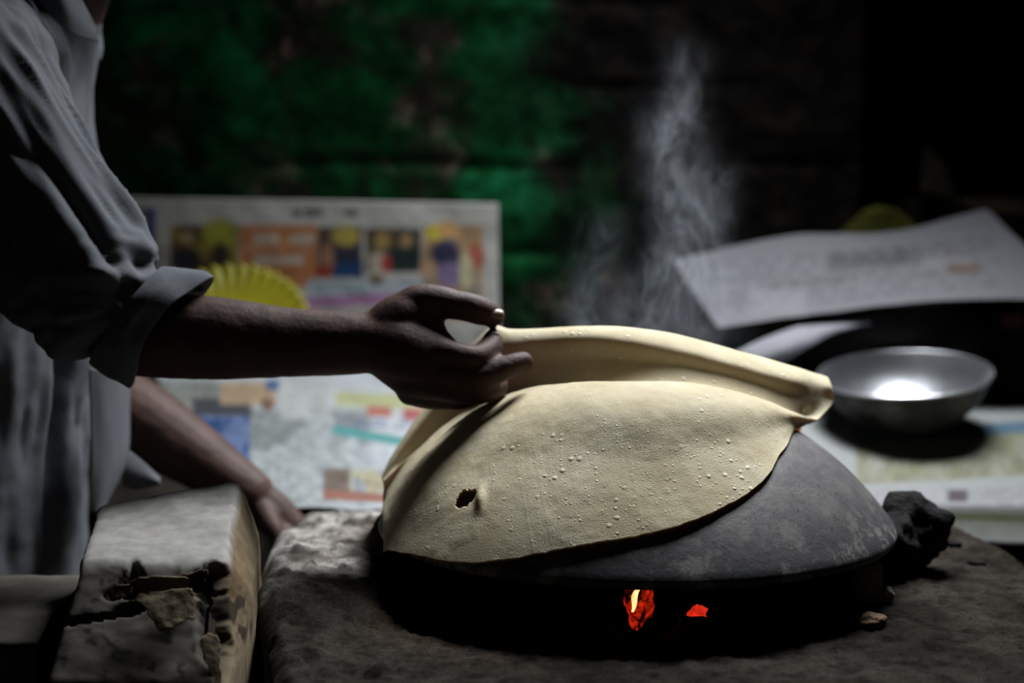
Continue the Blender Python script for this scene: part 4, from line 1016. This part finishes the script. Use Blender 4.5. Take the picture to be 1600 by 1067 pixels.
def folds(V, Nn):
    ax = (elR - shR) / np.linalg.norm(elR - shR)
    rel = V - shR; al = rel @ ax; arm = np.linalg.norm(rel - al[:, None] * ax, axis=1)
    wa = sstep(0.13, 0.09, arm) * sstep(-0.02, 0.06, al)
    px, py = proj(V); J = np.stack([px, py, V[:, 1] * 600], 1)
    # long creases running down the sleeve and short ones bunched at the rolled cuff
    ang = np.arctan2(rel @ np.array((0, 1.0, 0)), rel @ np.cross(ax, Y1))
    long_ = np.abs(fbm(np.stack([ang * 2.2, al * 4.5, al * 0 + 3], 1), 1.0, 3, 211))
    short = np.abs(fbm(np.stack([al * 24 + 0.6 * np.sin(ang * 2), ang * 1.1, al * 0], 1), 1.0, 3, 213))
    near = sstep(0.20, 0.31, al)
    d = wa * (0.030 * (long_ - 0.25) * (1 - 0.5 * near) + 0.030 * near * (short - 0.25))
    tor = (1 - wa)
    hang = np.abs(fbm(V * np.array((1, 1, 0.22)), 15, 3, 215))
    d += tor * (0.022 * (hang - 0.22) + 0.004 * fbm(V, 18, 3, 217))
    # the open front: a deep vertical groove between near and far panel
    fr = sstep(0.02, 0.06, V[:, 0] + 0.565)
    g = np.exp(-((V[:, 1] - 0.145) / 0.016) ** 2) * fr * sstep(0.50, 0.44, V[:, 2])
    d -= 0.030 * g * tor
    return V + Nn * d[:, None]
displace(shirt, folds); keep(shirt, man)

def sheet_part(name, Aq, Bq, m, parent, bulge, nv=40, thick=0.0016, seed=0, mid=None):
    t = np.linspace(0, 1, nv)[None, :, None]
    G = Aq[:, None] * (1 - t) + Bq[:, None] * t
    V = G.reshape(-1, 3); V = V + np.array(bulge) * np.tile(np.sin(np.pi * np.linspace(0, 1, nv)), len(Aq))[:, None]
    V[:, 1] += 0.006 * fbm(V * np.array((1, 1, 0.3)), 30, 2, seed)
    o = mesh(name, V, gridfaces(len(Aq), nv), m); solidify(o, thick, 0.0); keep(o, man); return o
# far front panel hanging open below the arm
Aq = np.array([at(*p) for p in resample([(139, 575, 0.14), (142, 640, 0.14), (143, 720, 0.135), (141, 800, 0.13)], 60)])
Bq = np.array([at(*p) for p in resample([(202, 575, 0.22), (202, 640, 0.22), (197, 720, 0.21), (160, 800, 0.17)], 60)])
sheet_part('shirt_front_panel', Aq, Bq, M_SHIRT, man, (0.008, -0.012, 0), seed=221)
# shirt tail tip behind the block
Aq = np.array([at(*p) for p in resample([(196, 700, 0.24), (222, 722, 0.25), (250, 748, 0.26)], 30)])
Bq = np.array([at(*p) for p in resample([(190, 760, 0.24), (215, 765, 0.25), (252, 756, 0.26)], 30)])
sheet_part('shirt_tail', Aq, Bq, M_SHIRT, man, (0, -0.006, 0), 24, seed=223)
# collar
Aq = np.array([at(*p) for p in resample([(85, -60, 0.11), (115, -20, 0.095), (136, 20, 0.11), (152, 50, 0.14)], 40)])
Bq = np.array([at(*p) for p in resample([(50, -15, 0.09), (80, 25, 0.075), (112, 52, 0.085), (154, 66, 0.13)], 40)])
sheet_part('collar', Aq, Bq, M_SHIRT, man, (0, -0.010, 0.004), 24, 0.003, 225)
Aq2 = Aq * np.array((1, -1, 1)) + np.array((-0.045, 0.42, 0)); Bq2 = Bq * np.array((1, -1, 1)) + np.array((-0.045, 0.42, 0))
sheet_part('collar', Aq2, Bq2, M_SHIRT, man, (0, 0.010, 0.004), 24, 0.003, 226)

# rolled cuff: flared open sleeve end around the forearm
def cuff():
    rows = []
    spec = [((196, 492), 0.060, 0.058), ((215, 500), 0.064, 0.062), ((235, 512), 0.068, 0.062), ((251, 521), 0.0685, 0.060), ((254, 523), 0.0665, 0.058), ((249, 521), 0.0630, 0.055), ((232, 516), 0.059, 0.052), ((215, 508), 0.054, 0.05)]
    n = 120
    for k, ((cx, cy), ra, rb) in enumerate(spec):
        c = at(cx, cy, -0.02); mj = at(cx + 62, cy - 82, -0.02) - c; mj /= np.linalg.norm(mj); mn = np.array((0.12, -1.0, 0.05)); mn /= np.linalg.norm(mn)
        r = []
        for j in range(n):
            a = 2 * math.pi * j / n
            wv = 1 + (0.05 * math.sin(3 * a + 0.6) + 0.035 * math.sin(7 * a + 1)) * min(1, k / 2)
            p = c + mj * ra * wv * math.cos(a) + mn * rb * wv * math.sin(a)
            if k >= 2: p = p + np.array((0.010 * math.sin(2 * a + 2.2), 0, 0))
            r.append(p)
        rows.append(r)
    G = catmull(np.array(rows), 60); V = G.reshape(-1, 3)
    V += 0.004 * fbm(V, 38, 3, 231)[:, None]
    o = mesh('rolled_cuff', V, gridfaces(60, n, wrap_m=True), M_SHIRT); keep(o, man); return o
cuff()

# ------------------------------------------------------------------ smoke
def smoke():
    x0, x1, y0, y1, z0, z1 = 0.03, 0.31, 0.12, 0.34, 0.20, 0.60
    bm = bmesh.new(); bx(bm, x0, x1, y0, y1, z0, z1)
    me = bpy.data.meshes.new('smoke_plume'); bm.to_mesh(me); bm.free()
    o = bpy.data.objects.new('smoke_plume', me); COL.objects.link(o)
    m = bpy.data.materials.new('thin_smoke'); m.use_nodes = True; nt = m.node_tree; nt.nodes.clear()
    out = N(nt, 'ShaderNodeOutputMaterial'); pv = N(nt, 'ShaderNodeVolumePrincipled')
    pv.inputs['Color'].default_value = (0.85, 0.9, 1.0, 1); pv.inputs['Anisotropy'].default_value = 0.0
    nt.links.new(pv.outputs[0], out.inputs['Volume'])
    tc = N(nt, 'ShaderNodeTexCoord'); sx = N(nt, 'ShaderNodeSeparateXYZ'); nt.links.new(tc.outputs['Object'], sx.inputs[0])
    def M(op, a, b=None, c=None):
        n = N(nt, 'ShaderNodeMath', operation=op)
        for i, v in enumerate((a, b, c)):
            if v is None: continue
            if isinstance(v, (int, float)): n.inputs[i].default_value = v
            else: nt.links.new(v, n.inputs[i])
        return n.outputs[0]
    def fcurve(src, pts):
        n = N(nt, 'ShaderNodeFloatCurve'); cv = n.mapping.curves[0]
        while len(cv.points) < len(pts): cv.points.new(0.5, 0.5)
        for p, (a, b) in zip(cv.points, pts): p.location = (a, b)
        n.mapping.update(); nt.links.new(src, n.inputs['Value']); return n.outputs[0]
    zt = M('DIVIDE', M('SUBTRACT', sx.outputs[2], z0), z1 - z0)       # 0..1 up the plume
    warp = N(nt, 'ShaderNodeTexNoise'); warp.inputs['Scale'].default_value = 11; warp.inputs['Detail'].default_value = 2; nt.links.new(tc.outputs['Object'], warp.inputs['Vector'])
    sw = N(nt, 'ShaderNodeSeparateXYZ'); nt.links.new(warp.outputs['Color'], sw.inputs[0])
    xx = M('ADD', sx.outputs[0], M('MULTIPLY', M('SUBTRACT', sw.outputs[0], 0.5), 0.09))
    yy = M('ADD', sx.outputs[1], M('MULTIPLY', M('SUBTRACT', sw.outputs[1], 0.5), 0.07))
    Z = lambda py: (0.37 + (339 - py) / 1347.0 - z0) / (z1 - z0)
    XX = lambda px: (px - 800) / 1347.0
    path = sorted([(Z(520), XX(1030)), (Z(440), XX(1070)), (Z(380), XX(1088)), (Z(330), XX(1085)), (Z(260), XX(1072)), (Z(200), XX(1052)), (Z(120), XX(1072)), (Z(60), XX(1080))])
    wid = sorted([(Z(520), 0.066), (Z(440), 0.042), (Z(380), 0.030), (Z(300), 0.030), (Z(210), 0.026), (Z(110), 0.022), (Z(60), 0.02)])
    cx = fcurve(zt, path); wd = fcurve(zt, wid)
    def gauss(dx, dy, wv):
        q = M('ADD', M('POWER', M('ABSOLUTE', M('DIVIDE', dx, wv)), 2.0), M('POWER', M('ABSOLUTE', M('DIVIDE', dy, 0.035)), 2.0))
        return M('EXPONENT', M('MULTIPLY', q, -1.0))
    g1 = gauss(M('SUBTRACT', xx, cx), M('SUBTRACT', yy, 0.23), wd)
    g2 = M('MULTIPLY', gauss(M('SUBTRACT', xx, M('MULTIPLY_ADD', zt, 0.05, XX(920))), M('SUBTRACT', yy, 0.23), 0.026), M('MAXIMUM', 0.0, M('SUBTRACT', 1.0, M('MULTIPLY', zt, 2.1))))
    g = M('ADD', g1, M('MULTIPLY', g2, 0.9))
    fade = fcurve(zt, [(0.0, 0.75), (0.25, 0.8), (0.45, 1.0), (0.70, 0.75), (0.85, 0.30), (0.97, 0.0)])
    # thin curling filaments
    mp = N(nt, 'ShaderNodeMapping'); mp.inputs['Scale'].default_value = (1, 1, 0.55); nt.links.new(tc.outputs['Object'], mp.inputs['Vector'])
    fn = N(nt, 'ShaderNodeTexNoise'); fn.inputs['Scale'].default_value = 24; fn.inputs['Detail'].default_value = 2.5; fn.inputs['Distortion'].default_value = 1.8
    nt.links.new(mp.outputs[0], fn.inputs['Vector'])
    ridge = M('SUBTRACT', 1.0, M('MULTIPLY', M('ABSOLUTE', M('SUBTRACT', fn.outputs[0], 0.5)), 9.0))
    rid = M('POWER', M('MAXIMUM', ridge, 0.0), 1.6)
    wisps = M('ADD', M('MULTIPLY', rid, 1.3), 0.06)
    edge = M('MINIMUM', 1.0, M('MULTIPLY', M('MINIMUM', zt, M('SUBTRACT', 1.0, zt)), 14.0))
    dens = M('MULTIPLY', M('MULTIPLY', M('MULTIPLY', g, fade), M('MULTIPLY', wisps, M('MAXIMUM', edge, 0.0))), 3.4)
    nt.links.new(dens, pv.inputs['Density'])
    m.cycles.volume_step_rate = 0.9
    me.materials.append(m)
    tag(o, 'thin pale smoke curling up behind the flatbread', 'smoke', kind='stuff')
smoke()
